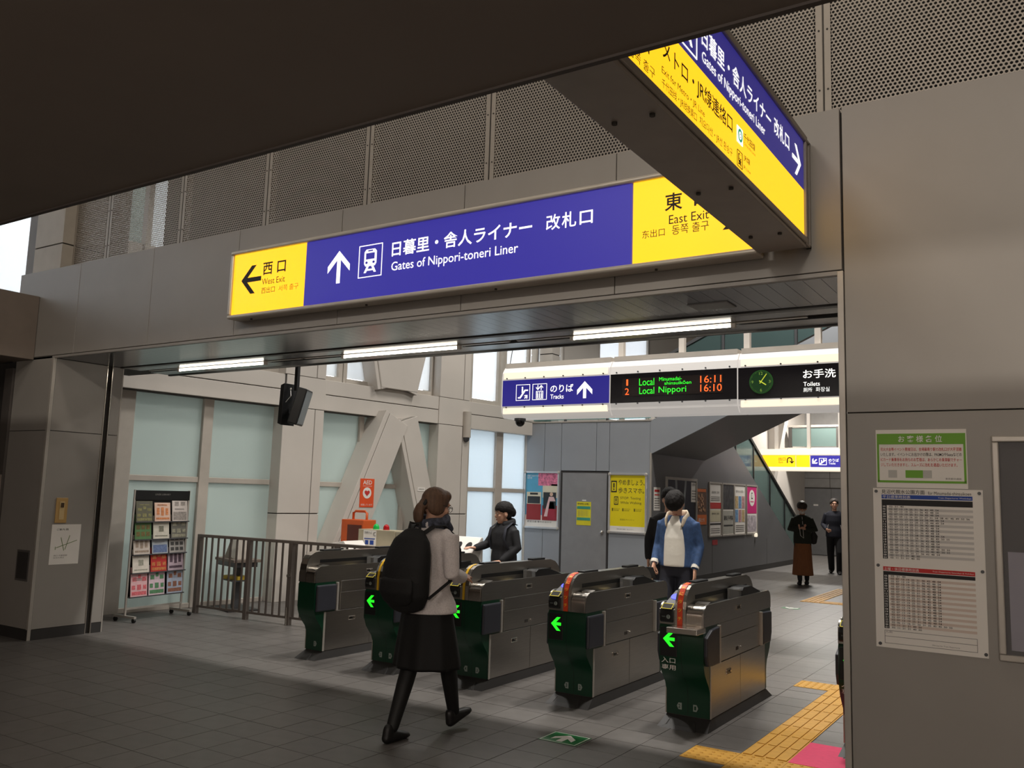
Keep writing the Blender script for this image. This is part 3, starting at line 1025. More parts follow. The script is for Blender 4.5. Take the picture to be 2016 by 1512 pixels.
m_.beam((-5.42, HF, 2.66), (-5.385, HF, 2.66), 0.016, 0.001, (0, 0, 1)).beam((-5.39, HF, 2.66), (-5.325, HF, 2.745), 0.02, 0.001, (1, 0, 0)).beam((-5.33, HF, 2.745), (-5.285, HF, 2.745), 0.016, 0.001, (0, 0, 1))
m_.box(-5.37, -5.352, HF, HF + .001, 2.715, 2.765).disc((-5.361, HF, 2.778), 0.010, 'y', 12, 0.001)
m_.prism(arrow_poly(-5.31, 2.67, 0.05, 0.055, -pi / 4, 0.24), 'y', HF, HF + .001)
m_.build('escalator_pictogram', E_white, hg)
m_ = MB()
frame_ring(m_, -5.175, -5.081, 2.64, 2.73, 0.007, 'y', HF, HF + .001)
for x in (-5.155, -5.128, -5.101):
    m_.box(x - 0.007, x + 0.007, HF, HF + .001, 2.652, 2.70).disc((x, HF, 2.71), 0.007, 'y', 10, 0.001)
m_.prism(arrow_poly(-5.108, 2.77, 0.05, 0.06, 0, 0.2), 'y', HF, HF + .001).prism(arrow_poly(-5.152, 2.77, 0.05, 0.06, pi, 0.2), 'y', HF, HF + .001)
m_.build('lift_pictogram', E_white, hg)
text('のりば', (-4.985, 2.707, -4.689, 2.794), HF, E_white, hg, bold=0.010)
text('Tracks', (-4.983, 2.632, -4.811, 2.683), HF, E_white, hg, bold=0.004)
MB().prism(arrow_poly(-4.545, 2.722, 0.19, 0.19, 0, 0.2), 'y', HF, HY - 0.008).build('arrow', E_white, hg)
MB().box(-4.085, -2.967, HF - .001, HY - 0.008, 2.631, 2.823).build('led_window', mat('led_window', (34, 26, 24), 0.3), hg)
HL = HF - 0.0025
text('1', (-4.037, 2.745, -4.016, 2.812), HL, E_led_o, hg)
text('2', (-4.052, 2.645, -4.004, 2.716), HL, E_led_o, hg)
text('Local', (-3.886, 2.738, -3.713, 2.814), HL, E_led_g, hg)
text('Local', (-3.884, 2.647, -3.712, 2.719), HL, E_led_g, hg)
text('Minumadai-', (-3.657, 2.778, -3.405, 2.818), HL, E_led_g, hg)
text('shinsuikōen', (-3.597, 2.735, -3.301, 2.772), HL, E_led_g, hg)
text('Nippori', (-3.662, 2.635, -3.356, 2.719), HL, E_led_g, hg)
text('16:11', (-3.204, 2.738, -2.981, 2.812), HL, E_led_o, hg)
text('16:10', (-3.203, 2.648, -2.976, 2.722), HL, E_led_o, hg)
text('お手洗', (-2.171, 2.735, -1.868, 2.821), HF, E_white, hg, bold=0.010)
text('Toilets', (-2.168, 2.661, -2.015, 2.702), HF, E_white, hg, bold=0.004)
text('厠所', (-2.169, 2.605, -2.086, 2.646), HF, E_signwhite_dim, hg)
text('화장실', (-2.053, 2.604, -1.926, 2.648), HF, E_signwhite_dim, hg)
# round green clock
ck = (-2.575, HF - 0.004, 2.722)
clk = MB().disc(ck, 0.118, 'y', 40, 0.006).build('clock', emat('clock_rim', (34, 84, 34), 0.5), hg)
MB().disc((ck[0], ck[1] - 0.004, ck[2]), 0.110, 'y', 40, 0.004).build('clock_dial', emat('clock_dial', (14, 48, 18), 0.7), clk)
E_hand = emat('clock_hand', (190, 200, 60), 0.8)
for (ang, ln, w) in ((pi / 2 - 2 * pi * (4 + 6 / 60) / 12, 0.06, 0.010), (pi / 2 - 2 * pi * 6 / 60, 0.095, 0.008)):
    d = Vector((cos(ang), 0, sin(ang)))
    c = Vector((ck[0], ck[1] - 0.008, ck[2]))
    MB().beam(c - d * 0.02, c + d * ln, w, 0.002, Vector((-d.z, 0, d.x))).build('clock_hand', E_hand, clk)
for s_, (dx, dz) in (('12', (0, .082)), ('3', (.085, 0)), ('6', (0, -.082)), ('9', (-.085, 0))):
    w = 0.018 if s_ == '12' else 0.009
    text(s_, (ck[0] + dx - w, ck[2] + dz - 0.014, ck[0] + dx + w, ck[2] + dz + 0.014), ck[1] - 0.0065, emat('clock_numeral', (120, 150, 60), 0.7), clk)
tk = MB()
for k in range(60):
    a = 2 * pi * k / 60
    tk.disc((ck[0] + 0.103 * cos(a), ck[1] - 0.0065, ck[2] + 0.103 * sin(a)), 0.0028 if k % 5 == 0 else 0.0014, 'y', 6, 0.001)
tk.build('minute_marks', emat('clock_numeral', (120, 150, 60), 0.7), clk)
# posts and stays
for x in (-4.19, -3.48, -2.775, -2.07, -1.37):
    MB().box(x - 0.03, x + 0.03, HY + 0.16, HY + 0.22, zt_, 6.6).build('hanger_post', M_white, hg)
MB().cyl((-5.62, HY + 0.1, zt_ + 0.02), (-5.9, HY + 0.8, 4.2), 0.006, 8).build('stay_cable', M_charcoal, hg)
MB().cyl((-5.35, HY + 0.3, zt_ + 0.05), (-5.30, HY + 0.35, 5.2), 0.006, 8).build('stay_cable', M_charcoal, hg)
# dome camera under the sign
dc = thing('dome_camera', (-5.45, HY + 0.1, zb - 0.03), 'black dome camera under the end of the hanging sign box', 'camera')
MB().cyl((0, 0, 0.0), (0, 0, 0.03), 0.068, 20).build('mount', M_charcoal, dc, smooth=False)
MB().ball((0, 0, -0.012), (0.056, 0.056, 0.055)).build('dome', mat('smoked_dome', (14, 14, 16), 0.1), dc, smooth=True)

# ---- hanging sign far down the concourse
FY = 22.0
fs = thing('hanging_sign_box', (0, 0, 0), 'small distant hanging sign with yellow exit and blue tracks panels', 'sign')
for (z0, z1) in ((2.72, 2.87), (2.33, 2.425)):
    MB().box(-6.72, -3.6, FY + 0.0, FY + 0.4, z0, z1).build('lit_band', E_cream, fs, bevel=0.02)
MB().box(-6.72, -3.6, FY + 0.02, FY + 0.38, 2.42, 2.73).build('casing', M_white, fs)
MB().box(-6.65, -5.836, FY, FY + 0.02, 2.428, 2.712).build('yellow_face', E_yellow, fs)
MB().box(-5.812, -5.494, FY, FY + 0.02, 2.428, 2.712).build('yellow_face', E_yellow, fs)
MB().box(-5.467, -3.7, FY, FY + 0.02, 2.428, 2.705).build('blue_face', E_blue, fs)
text('出口', (-6.247, 2.581, -6.076, 2.659), FY - 0.003, M_signink, fs, bold=0.006)
text('Exit', (-6.24, 2.52, -6.14, 2.56), FY - 0.003, M_signink2, fs)
ut = MB()
pts = [(-6.03, FY - .003, 2.52)] + [(-5.975 + 0.055 * cos(a), FY - .003, 2.60 + 0.055 * sin(a)) for a in [pi - k * pi / 8 for k in range(9)]] + [(-5.92, FY - .003, 2.53)]
for p, q in zip(pts[:-1], pts[1:]):
    ut.beam(p, q, 0.026, 0.002, Vector((1, 0, 1)) if abs(p[0] - q[0]) < 1e-6 else Vector((-(q[2] - p[2]), 0, q[0] - p[0])))
ut.prism([(-5.975, 2.56), (-5.92, 2.505), (-5.865, 2.56), (-5.885, 2.575), (-5.92, 2.54), (-5.955, 2.575)], 'y', FY - .004, FY)
ut.build('turn_arrow', M_signink, fs)
MB().prism(arrow_poly(-5.375, 2.56, 0.15, 0.15, pi * 0.75, 0.2), 'y', FY - .003, FY).build('arrow', E_white, fs)
m_ = MB()
frame_ring(m_, -5.265, -5.084, 2.477, 2.645, 0.012, 'y', FY - .003, FY)
m_.beam((-5.24, FY - .002, 2.50), (-5.11, FY - .002, 2.60), 0.03, 0.002, (0, 0, 1))
m_.box(-5.215, -5.195, FY - .003, FY, 2.54, 2.60).box(-5.165, -5.145, FY - .003, FY, 2.58, 2.63)
m_.build('escalator_pictogram', E_white, fs)
text('のりば', (-5.036, 2.557, -4.801, 2.634), FY - 0.003, E_white, fs, bold=0.010)
text('Tracks', (-5.037, 2.493, -4.881, 2.546), FY - 0.003, E_white, fs)
for x in (-6.35, -5.55, -4.8):
    MB().box(x - 0.04, x + 0.04, FY + 0.16, FY + 0.24, 2.87, 4.9).build('hanger_post', M_white, fs)
MB().box(-7.05, -6.72, FY + 0.0, FY + 0.3, 2.43, 2.71).build('dark_face', M_charcoal, fs)
MB().prism(arrow_poly(-6.88, 2.56, 0.16, 0.18, pi / 2, 0.2), 'y', FY - 0.003, FY).build('arrow', E_signwhite_dim, fs)
# ================================================================== TICKET GATES
M_strip_r = mat('red_orange_strip', (224, 72, 36), 0.4, var=0.02)
M_strip_y = mat('yellow_strip', (232, 184, 40), 0.4, var=0.02)
M_yl = mat('yellow_outline', (226, 206, 60), 0.7, var=0)
M_badge = mat('badge_grey', (150, 160, 154), 0.5, var=0)


def arc(cy, cz, r, a0, a1, n):
    return [(cy + r * cos(a0 + (a1 - a0) * k / n), cz + r * sin(a0 + (a1 - a0) * k / n)) for k in range(n + 1)]


RIDGE_FRONT = [(0.0, 0.69), (0.0, 0.80), (0.008, 0.85), (0.028, 0.895), (0.06, 0.928), (0.105, 0.952), (0.17, 0.962)]


def gate(x, y, label, nums, strip=None, shelf=False, disc=False, narrow=False, lit=True, chars=None):
    g = thing('ticket_gate', (x, y, 0), label, 'ticket gate', group='ticket gates in a row')
    xl, xr = (-0.055, 0.16) if narrow else (-0.16, 0.16)
    # skirting with the flared plinth
    MB().add([(xl - .02, .02, 0), (xr + .02, .02, 0), (xr + .02, 1.50, 0), (xl - .02, 1.50, 0), (xl, .14, .065), (xr, .14, .065), (xr, 1.40, .065), (xl, 1.40, .065)],
             [(0, 3, 2, 1), (4, 5, 6, 7), (0, 1, 5, 4), (1, 2, 6, 5), (2, 3, 7, 6), (3, 0, 4, 7)]).build('plinth', M_rubber, g)
    MB().add([(xl, -0.0, 0.0), (xr - .06, 0.0, 0.0), (xr - .06, .06, 0.0), (xl, .06, 0.0), (xl + .05, .03, .02), (xr - .1, .03, .02), (xr - .1, .1, .05), (xl + .05, .1, .05)],
             [(0, 3, 2, 1), (4, 5, 6, 7), (0, 1, 5, 4), (1, 2, 6, 5), (2, 3, 7, 6), (3, 0, 4, 7)]).build('kick_plate', M_rubber, g)
    # body
    MB().box(xl + .002, xr - .002, .14, 1.40, .065, .425).build('lower_body', M_groove, g)
    for s_ in ((xr,) if narrow else (xl, xr)):
        e = 1 if s_ > 0 else -1
        a, b = sorted((s_ - e * .004, s_ + e * .002))
        for (y0, y1) in ((.152, .76), (.764, 1.372)):
            MB().box(a, b, y0, y1, .07, .42).build('access_panel', M_steel, g, bevel=0.002, seg=1)
        MB().box(a, b, .335, 1.215, .424, .585).build('side_panel', M_steel, g, bevel=0.002, seg=1)
        MB().box(a, b, .335, 1.215, .589, .69).build('side_panel', M_steel, g, bevel=0.002, seg=1)
        a, b = sorted((s_, s_ + e * .008))
        for (yy, zz) in ((.50, .335), (.72, .765)):
            h = MB()
            frame_ring(h, yy - .045, yy + .045, zz - .018, zz + .018, .005, 'x', a, b)
            h.build('latch_frame', M_chrome, g, bevel=0.002, seg=1)
            MB().box(a, (a + b) / 2, yy - .03, yy + .012, zz - .008, zz + .008).build('latch_recess', M_black, g)
            MB().cyl((a, yy + .026, zz), (b + .002, yy + .026, zz), .008, 10).build('latch_lock', M_chrome, g)
        gr = MB()
        for k in range(5):
            gr.box(a, a + (b - a) * .4, .66 + k * .012, .667 + k * .012, .46, .485)
        gr.build('vent', M_groove, g)
        MB().cyl((a, .76, .474), (b, .76, .474), .007, 10).build('button', M_chrome, g)
        # retracted flaps on their hinge posts
        for (y0, y1, hp) in ((.015, .262, .268), (1.275, 1.50, 1.236)):
            a2, b2 = sorted((s_ - e * .01, s_ + e * .022))
            if shelf:
                poly = [(y0, .50), (y0 + .03, .43), (y1, .425), (y1, .675), (y0 + .1, .665), (y0, .62)]
                if y0 > 1:
                    poly = [(y1, .50), (y1 - .03, .43), (y0, .425), (y0, .675), (y1 - .02, .668), (y1, .66)]
                MB().prism(poly, 'x', a2, b2).build('flap', M_flap, g, bevel=0.008)
            else:
                MB().box(a2, b2, y0, y1, .43, .667).build('flap', M_flap, g, bevel=0.012)
            MB().box(a2, b2, hp, hp + .022, .424, .682).build('hinge_post', M_edge, g, bevel=0.003)
    MB().box(xl + .003, xr - .003, .30, 1.25, .425, .69).build('upper_body', M_steel, g)
    # green end shells
    fr = [(.012, .69), (0, .67), (0, .47), (.008, .43), (.03, .375), (.07, .325), (.105, .285), (.125, .24), (.13, .19), (.13, .07), (.155, .07), (.155, .42), (.30, .42), (.30, .69)]
    sh = MB().prism(fr, 'x', xl + .001, xr - .001).build('front_shell', M_green, g, angle=35)
    MB().prism([(1.54 - p, q) for p, q in fr], 'x', xl + .001, xr - .001).build('rear_shell', M_green, g, angle=35)
    if not narrow:
        sm = MB()
        prof = fr[1:10]
        for (p0, q0), (p1, q1) in zip(prof[:-1], prof[1:]):
            sm.add([(-.0015, p0 - .001, q0), (.0015, p0 - .001, q0), (.0015, p1 - .001, q1), (-.0015, p1 - .001, q1)], [(0, 1, 2, 3)])
        sm.build('centre_seam', M_black, sh)
    MB().box(xl - .003, xl + .004, .125, .14, .07, .30).build('shell_edge', M_edge, g)
    MB().box(xr - .004, xr + .003, .13, .152, .07, .42).build('shell_edge', M_edge, g)
    # top housing: tray between two side plates
    MB().box(xl + .01, xr - .01, .03, 1.50, .69, .80).build('tray', M_charcoal, g)
    side = [(0, .69)] + [(.075 - .075 * cos(a), .76 + .075 * sin(a)) for a in [k * pi / 12 for k in range(7)]] + [(1.44, .832)] + [(1.465 + .075 * sin(a), .757 + .075 * cos(a)) for a in [k * pi / 12 for k in range(7)]] + [(1.54, .69)]
    for s_ in (xl, xr):
        a, b = sorted((s_, s_ - .012 if s_ > 0 else s_ + .012))
        MB().prism(side, 'x', a, b).build('side_plate', M_steel, g, angle=30)
    # polished front cap on the outlet side, rear cap
    cap = [(-.002, .69)] + [(.073 - .075 * cos(a), .757 + .075 * sin(a)) for a in [k * pi / 12 for k in range(7)]] + [(.13, .82), (.13, .69)]
    MB().prism(cap, 'x', .036, xr - .012).build('front_cap', M_chrome, g, angle=30)
    MB().prism([(1.54 - p, q) for p, q in cap], 'x', xl + .012, xr - .012).build('rear_cap', M_chrome, g, angle=30)
    MB().prism([(.13, .80), (.13, .832), (.19, .842), (.21, .80)], 'x', .05, xr - .02).build('ticket_mouth', M_steel, g)
    # ridge
    rx0, rx1 = -.045, .034
    rp = RIDGE_FRONT + [(1.30, .958), (1.39, .935), (1.44, .90), (1.47, .86), (1.475, .79), (.05, .79), (.05, .69)]
    MB().prism(rp, 'x', rx0, rx1).build('ridge', M_steel, g, angle=30)
    rc = MB()
    pr = [(p - .003, q + (.002 if p > .05 else 0)) for p, q in RIDGE_FRONT]
    for (p0, q0), (p1, q1) in zip(pr[:-1], pr[1:]):
        rc.add([(rx0, p0, q0), (rx1, p0, q0), (rx1, p1, q1), (rx0, p1, q1)], [(0, 1, 2, 3)])
    rc.build('ridge_cap', M_chrome, g, smooth=True)
    for xx in (rx0 - .0015, rx1):
        MB().prism([(.17, .855), (1.31, .853), (1.31, .882), (.17, .885)], 'x', xx, xx + .0015).build('slot', M_black, g)
    for (y0, y1) in ((.22, .46), (1.0, 1.22)):
        MB().box(rx0 + .01, rx1 - .01, y0, y1, .958, .975).build('sensor_pad', M_black, g, bevel=0.005)
    # message strip over the ridge nose
    if strip:
        m_ = M_strip_r if strip == 'r' else M_strip_y
        w0, w1 = (-.028, .010) if strip == 'r' else (-.024, -.002)
        ms = MB()
        pr = [(p - .006, q + (.005 if p > .05 else 0)) for p, q in RIDGE_FRONT]
        for (p0, q0), (p1, q1) in zip(pr[:-1], pr[1:]):
            ms.add([(w0, p0, q0), (w1, p0, q0), (w1, p1, q1), (w0, p1, q1)], [(0, 1, 2, 3)])
        so_ = ms.build('message_strip', m_, g, smooth=True)
        if chars:
            segs, L0 = [], 0
            for a, b in zip(pr[:-1], pr[1:]):
                l = hypot(b[0] - a[0], b[1] - a[1])
                segs.append((L0, l, a, b))
                L0 += l
            n_ = len(chars)
            for i, ch in enumerate(chars):
                t = L0 * (1 - (i + .8) / (n_ + .6))
                for (l0, l, a, b) in segs:
                    if l0 <= t <= l0 + l:
                        f = (t - l0) / l
                        py_, pz_ = a[0] + (b[0] - a[0]) * f, a[1] + (b[1] - a[1]) * f
                        ang = atan2(b[1] - a[1], b[0] - a[0])
                        mt = Matrix.Translation((0, py_, pz_)) @ Matrix.Rotation(ang - pi / 2, 4, 'X')
                        cw = (w1 - w0) * .36
                        text(ch, ((w0 + w1) / 2 - cw, -.013, (w0 + w1) / 2 + cw, .013), -.0018, mat('strip_lettering', (250, 206, 60), 0.5, var=0), so_, 'y', 0.012, rot=mt)
    # card reader on the entry side
    if not narrow:
        rd = MB().prism([(-.012, .712), (-.016, .76), (.004, .806), (.06, .825), (.08, .80), (.08, .70), (.0, .70)], 'x', -.155, -.055).build('card_reader', M_black, g, bevel=0.008)
        MB().prism([(-.002, .69), (-.002, .79), (.10, .83), (.10, .69)], 'x', -.159, -.046).build('reader_surround', M_steel, g)
        rot = Matrix.Translation((-.105, .022, .8195)) @ Matrix.Rotation(radians(-62), 4, 'X')
        h = MB()
        frame_ring(h, -.040, .040, -.028, .028, .005, 'y', -.003, 0)
        q = h.build('yellow_outline', M_yl, rd)
        q.matrix_local = Matrix.Translation((-.105, .010, .8095)) @ Matrix.Rotation(radians(-55), 4, 'X')
        q = MB().box(-.034, .034, -.002, 0, -.022, .022).build('display', mat('reader_display', (40, 36, 30), 0.6, spec=.2), rd)
        q.matrix_local = Matrix.Translation((-.105, .010, .8095)) @ Matrix.Rotation(radians(-55), 4, 'X')
        MB().disc((-.088, -.0175, .742), .014, 'y', 18, .002).build('emblem', M_badge, rd)
        text('T', (-.094, .734, -.082, .750), -.0195, M_black, rd, 'y', 0.02)
        text('PASMO', (-.135, .738, -.110, .746), -.0185, M_badge, rd, 'y')
        # sloping deck with the touch light
        MB().prism([(.06, .82), (.26, .895), (.60, .895), (.66, .80), (.06, .80)], 'x', -.148, -.046).build('reader_deck', M_charcoal, g, bevel=0.004)
        if disc:
            q = MB().disc((0, 0, 0), .046, 'z', 28, .004).build('touch_light', E_bluedisc, g)
            q.matrix_local = Matrix.Translation((-.097, .17, .863)) @ Matrix.Rotation(atan2(.075, .20), 4, 'X')
    # outlet tray fittings
    hood = [(.86, .80), (.86, .875), (.90, .895), (1.08, .895), (1.40, .815), (1.40, .80)]
    MB().prism(hood, 'x', .044, xr - .014).build('hood', M_black, g, bevel=0.004)
    MB().box(.05, xr - .022, .80, .90, .80, .888).build('clear_cover', cmat('clear_plastic_cover', (200, 200, 200), 0.3), g)
    MB().box(.07, xr - .04, .60, .74, .80, .806).build('ticket_slot', mat('ticket_slot_plate', (200, 184, 140), 0.4), g)
    MB().box(.05, xr - .02, .22, .56, .80, .808).build('tray_lid', M_black, g, bevel=0.002)
    # indicator and numbers
    if lit and not narrow:
        pz = .52 if not shelf else .30
        MB().box(-.152, -.03, -.004, .006, .475, .668).build('indicator', M_black, g, bevel=0.003)
        MB().prism(arrow_poly(-.088, .592, .10, .085, pi / 2, .22), 'y', -.0065, -.003).build('indicator_arrow', E_greenl, g)
        if shelf:
            text('入口', (-.142, .432, -.04, .468), -.003, M_wink, g, 'y', 0.006)
            text('専用', (-.142, .385, -.04, .42), .004, M_wink, g, 'y', 0.006, rot=Matrix.Translation((0, 0.0, 0)))
    for (xx, n_, dirn) in nums:
        MB().prism([(xx - dirn * .016, .105), (xx + dirn * .008, .105), (xx + dirn * .020, .128), (xx + dirn * .008, .150), (xx - dirn * .016, .150)], 'y', .1275, .1295).build('number_badge', M_badge, g)
        text(n_, (xx - .008, .115, xx + .006, .141), .1265, M_green, g, 'y', 0.012)
    if shelf:
        MB().box(-.055, .165, -.135, .03, .652, .690).build('front_tray', M_chrome, g, bevel=0.006)
    return g


GY = 5.86
gate(-6.03, GY, 'narrow half-width ticket gate at the end of the row, beside the railing', ((.07, 'D', 1),), narrow=True)
gate(-5.105, GY, 'ticket gate partly hidden behind the woman with the backpack', ((-.06, 'D', -1), (.05, '4', 1)), strip='y')
gate(-4.19, GY, 'ticket gate with a yellow strip on its nose and badges 4 and 3', ((-.06, '4', -1), (.055, '3', 1)), strip='y')
gate(-3.25, GY, 'ticket gate with red strip and badges 3 and 2', ((-.06, '3', -1), (.055, '2', 1)), strip='r', disc=True, chars='確実にタッチ')
gate(-2.32, GY - 0.06, 'ticket gate with red strip and polished front tray, badges 2 and 1', ((-.06, '2', -1), (.055, '1', 1)), strip='r', shelf=True, disc=True, chars='確実にタッチ')
gate(-1.13, GY - 0.06, 'ticket gate almost hidden behind the right side of the portal', ((-.06, '1', -1),), shelf=True)
# ================================================================== FLOOR MARKINGS
T = 0.2875


def tac_tile(kind):
    """tactile tile: plate with bars or domes standing proud"""
    h = T / 2 - 0.001
    mb = MB().box(-h, h, -h, h, 0.0, 0.004)
    if kind == 'bar':
        for k in range(4):
            x = -h + (k + .5) * 2 * h / 4
            mb.box(x - .026, x + .026, -h + .006, h - .006, .004, .009)
    else:
        for a in range(5):
            for b in range(5):
                cx, cy = -h + (a + .5) * 2 * h / 5, -h + (b + .5) * 2 * h / 5
                ring = [(cx + .013 * cos(k * pi / 4), cy + .013 * sin(k * pi / 4), .004) for k in range(8)]
                top = [(cx + .008 * cos(k * pi / 4), cy + .008 * sin(k * pi / 4), .009) for k in range(8)]
                mb.add(ring + top, [(k, (k + 1) % 8, 8 + (k + 1) % 8, 8 + k) for k in range(8)] + [tuple(range(8, 16))])
    me = mb.mesh('tactile_' + kind)
    me.materials.append(M_yellow_tac)
    return me


tb, td = tac_tile('bar'), tac_tile('dot')
tp = thing('tactile_paving', (0, 0, 0.0), 'yellow tactile guide path through the rightmost gate lane', 'tactile paving')
cells = [(-1.67, 5.375 + k * T, tb) for k in range(1, 9)] + [(-1.67, 5.375 + 9 * T, tb)]
cells += [(-1.67, 5.375, td), (-1.9575, 5.375, td), (-1.67, 5.375 - T, td), (-1.67 + T, 5.375, td), (-1.67 + T, 5.375 - T, td), (-1.9575, 5.375 + 8.85 * T, td), (-1.67, 5.375 + 10 * T, td)]
for x, y, me in cells:
    o = D.objects.new('tactile_tile', me)
    o.location = (x, y, 0)
    o.parent = tp
    COL.objects.link(o)
tq = thing('tactile_paving', (0, 0, 0.0), 'yellow tactile path bending on the floor beyond the gates', 'tactile paving')
for k in range(9):
    o = D.objects.new('tactile_tile', tb)
    o.location = (-3.62, 14.5 + k * T, 0)
    o.parent = tq
    COL.objects.link(o)
for k in range(7):
    o = D.objects.new('tactile_tile', tb)
    o.location = (-3.62 + (k + 1) * T, 14.5, 0)
    o.rotation_euler = (0, 0, pi / 2)
    o.parent = tq
    COL.objects.link(o)
tag(MB().box(-1.525, -1.05, 5.515, 6.05, 0.0, 0.006).build('floor_mat', M_pink), 'bright pink floor mat beside the yellow guide path', 'mat')
sk = tag(MB().prism([(-2.968, 5.008), (-2.699, 5.008), (-2.699, 5.232), (-2.968, 5.232)], 'z', 0.0005, 0.002).build('floor_sticker', M_sgreen), 'green floor sticker with white arrow in front of the gates', 'sticker')
mb = MB()
frame_ring(mb, -2.962, -2.705, 5.014, 5.226, 0.006, 'z', 0.002, 0.0025)
mb.prism(arrow_poly(-2.834, 5.12, 0.15, 0.16, 0, .28), 'z', 0.002, 0.0025)
mb.build('arrow_print', M_wink, sk)
s2_ = tag(MB().box(-3.75, -3.50, 13.25, 13.42, 0.0005, 0.002).build('floor_sticker', M_sgreen), 'small far floor sticker with pale arrow beyond the gates', 'sticker')
MB().prism(arrow_poly(-3.625, 13.335, 0.18, 0.13, pi, .28), 'z', 0.002, 0.003).build('arrow_print', M_wink, s2_)

# ================================================================== RAILING
FA, FB = Vector((-9.12, 7.08, 0)), Vector((-6.25, 7.26, 0))
fang = atan2(FB.y - FA.y, FB.x - FA.x)
FL = (FB - FA).length
fn = thing('railing', FA, 'bronze grey metal railing between leaflet rack and ticket gates', 'railing', fang)
MB().box(0, FL, -.025, .025, .91, .945).build('top_rail', M_railing, fn, bevel=0.004)
MB().box(0, FL, -.012, .012, .07, .095).build('bottom_rail', M_railing, fn)
for x in (0.03, 0.87, 1.54, 2.2, 2.84):
    MB().box(x - .026, x + .026, -.026, .026, 0, .91).build('post', M_railing, fn)
bm_ = MB().box(-.009, .009, -.009, .009, .095, .91).mesh('bar')
bm_.materials.append(M_railing)
for k in range(1, 27):
    x = 0.03 + k * 0.105
    if min(abs(x - q) for q in (0.03, 0.87, 1.54, 2.2, 2.84)) < 0.04:
        continue
    o = D.objects.new('bar', bm_)
    o.location = (x, 0, 0)
    o.parent = fn
    COL.objects.link(o)
MB().cyl((1.54, -.05, .55), (1.54, -.02, .55), .022, 12).build('latch', M_chrome, fn)
MB().cyl((1.54, -.035, .0), (1.54, -.035, .2), .008, 8).build('drop_bolt', M_chrome, fn)

# ================================================================== LEAFLET RACK
RA = Vector((-9.02, 6.06, 0))
rk = thing('leaflet_rack', RA, 'tall wheeled leaflet rack with black header by the glass wall', 'rack', radians(95))
RW = 0.82
for x in (0.03, RW - 0.01):
    MB().cyl((x, 0, .06), (x, 0, 1.47), .013, 12).build('post', M_edge, rk)
    MB().box(x - .015, x + .015, -.17, .17, .045, .07).build('foot', M_edge, rk)
    for y in (-.15, .15):
        w_ = MB().cyl((x - .012, y, .024), (x + .012, y, .024), .024, 14).build('castor', M_black, rk)
MB().box(.03, RW - .01, -.012, .012, .13, .15).build('cross_bar', M_edge, rk)
MB().box(.03, RW - .01, -.014, .004, 1.355, 1.465).build('header', M_black, rk)
text('LINER LIBRARY', (.30, 1.41, .52, 1.43), -.016, M_gink, rk, 'y')
MB().box(.03, RW - .01, .0, .012, .27, 1.36).build('back_panel', M_black, rk)
rows = [(1.11, 1.34), (.91, 1.18), (.74, .965), (.535, .815), (.27, .60)]
sup = [
    [('leaflet with garden photo and two white blossoms', (84, 82, 66), (150, 146, 96)), ('peach leaflet with orange and blue patches', (196, 164, 146), (206, 120, 66)), ('pale grey leaflet with small crest', (186, 176, 170), (140, 132, 126))],
    [('green leaflet with food photos in two columns', (70, 106, 62), (128, 96, 60)), ('cream leaflet with small figures', (188, 182, 168), (110, 108, 92)), ('dark photo leaflet with two white shapes', (96, 94, 86), (178, 174, 150))],
    [('pale leaflet with a faint brown badge', (184, 172, 162), (150, 130, 112)), ('pale blue leaflet with a blue lower half', (160, 166, 172), (84, 104, 150)), ('grey leaflet dotted with black marks', (150, 146, 142), (52, 50, 50))],
    [('white leaflet with thin pattern line', (202, 194, 182), (150, 150, 136)), ('red leaflet with two small white figures', (170, 38, 36), (206, 150, 90)), ('lilac leaflet with dark square photos', (176, 156, 168), (70, 52, 64))],
    [('large white and pink leaflet with orange rosettes', (206, 160, 164), (214, 92, 100)), ('green and white leaflet with yellow disc', (200, 176, 186), (60, 130, 74)), ('blue and rust landscape leaflet', (170, 180, 200), (160, 92, 62))]]
rn = ('top row', 'second row', 'third row', 'fourth row', 'bottom row')
RM = Matrix.Translation(RA) @ Matrix.Rotation(radians(95), 4, 'Z')
cw_ = (RW - .07) / 3
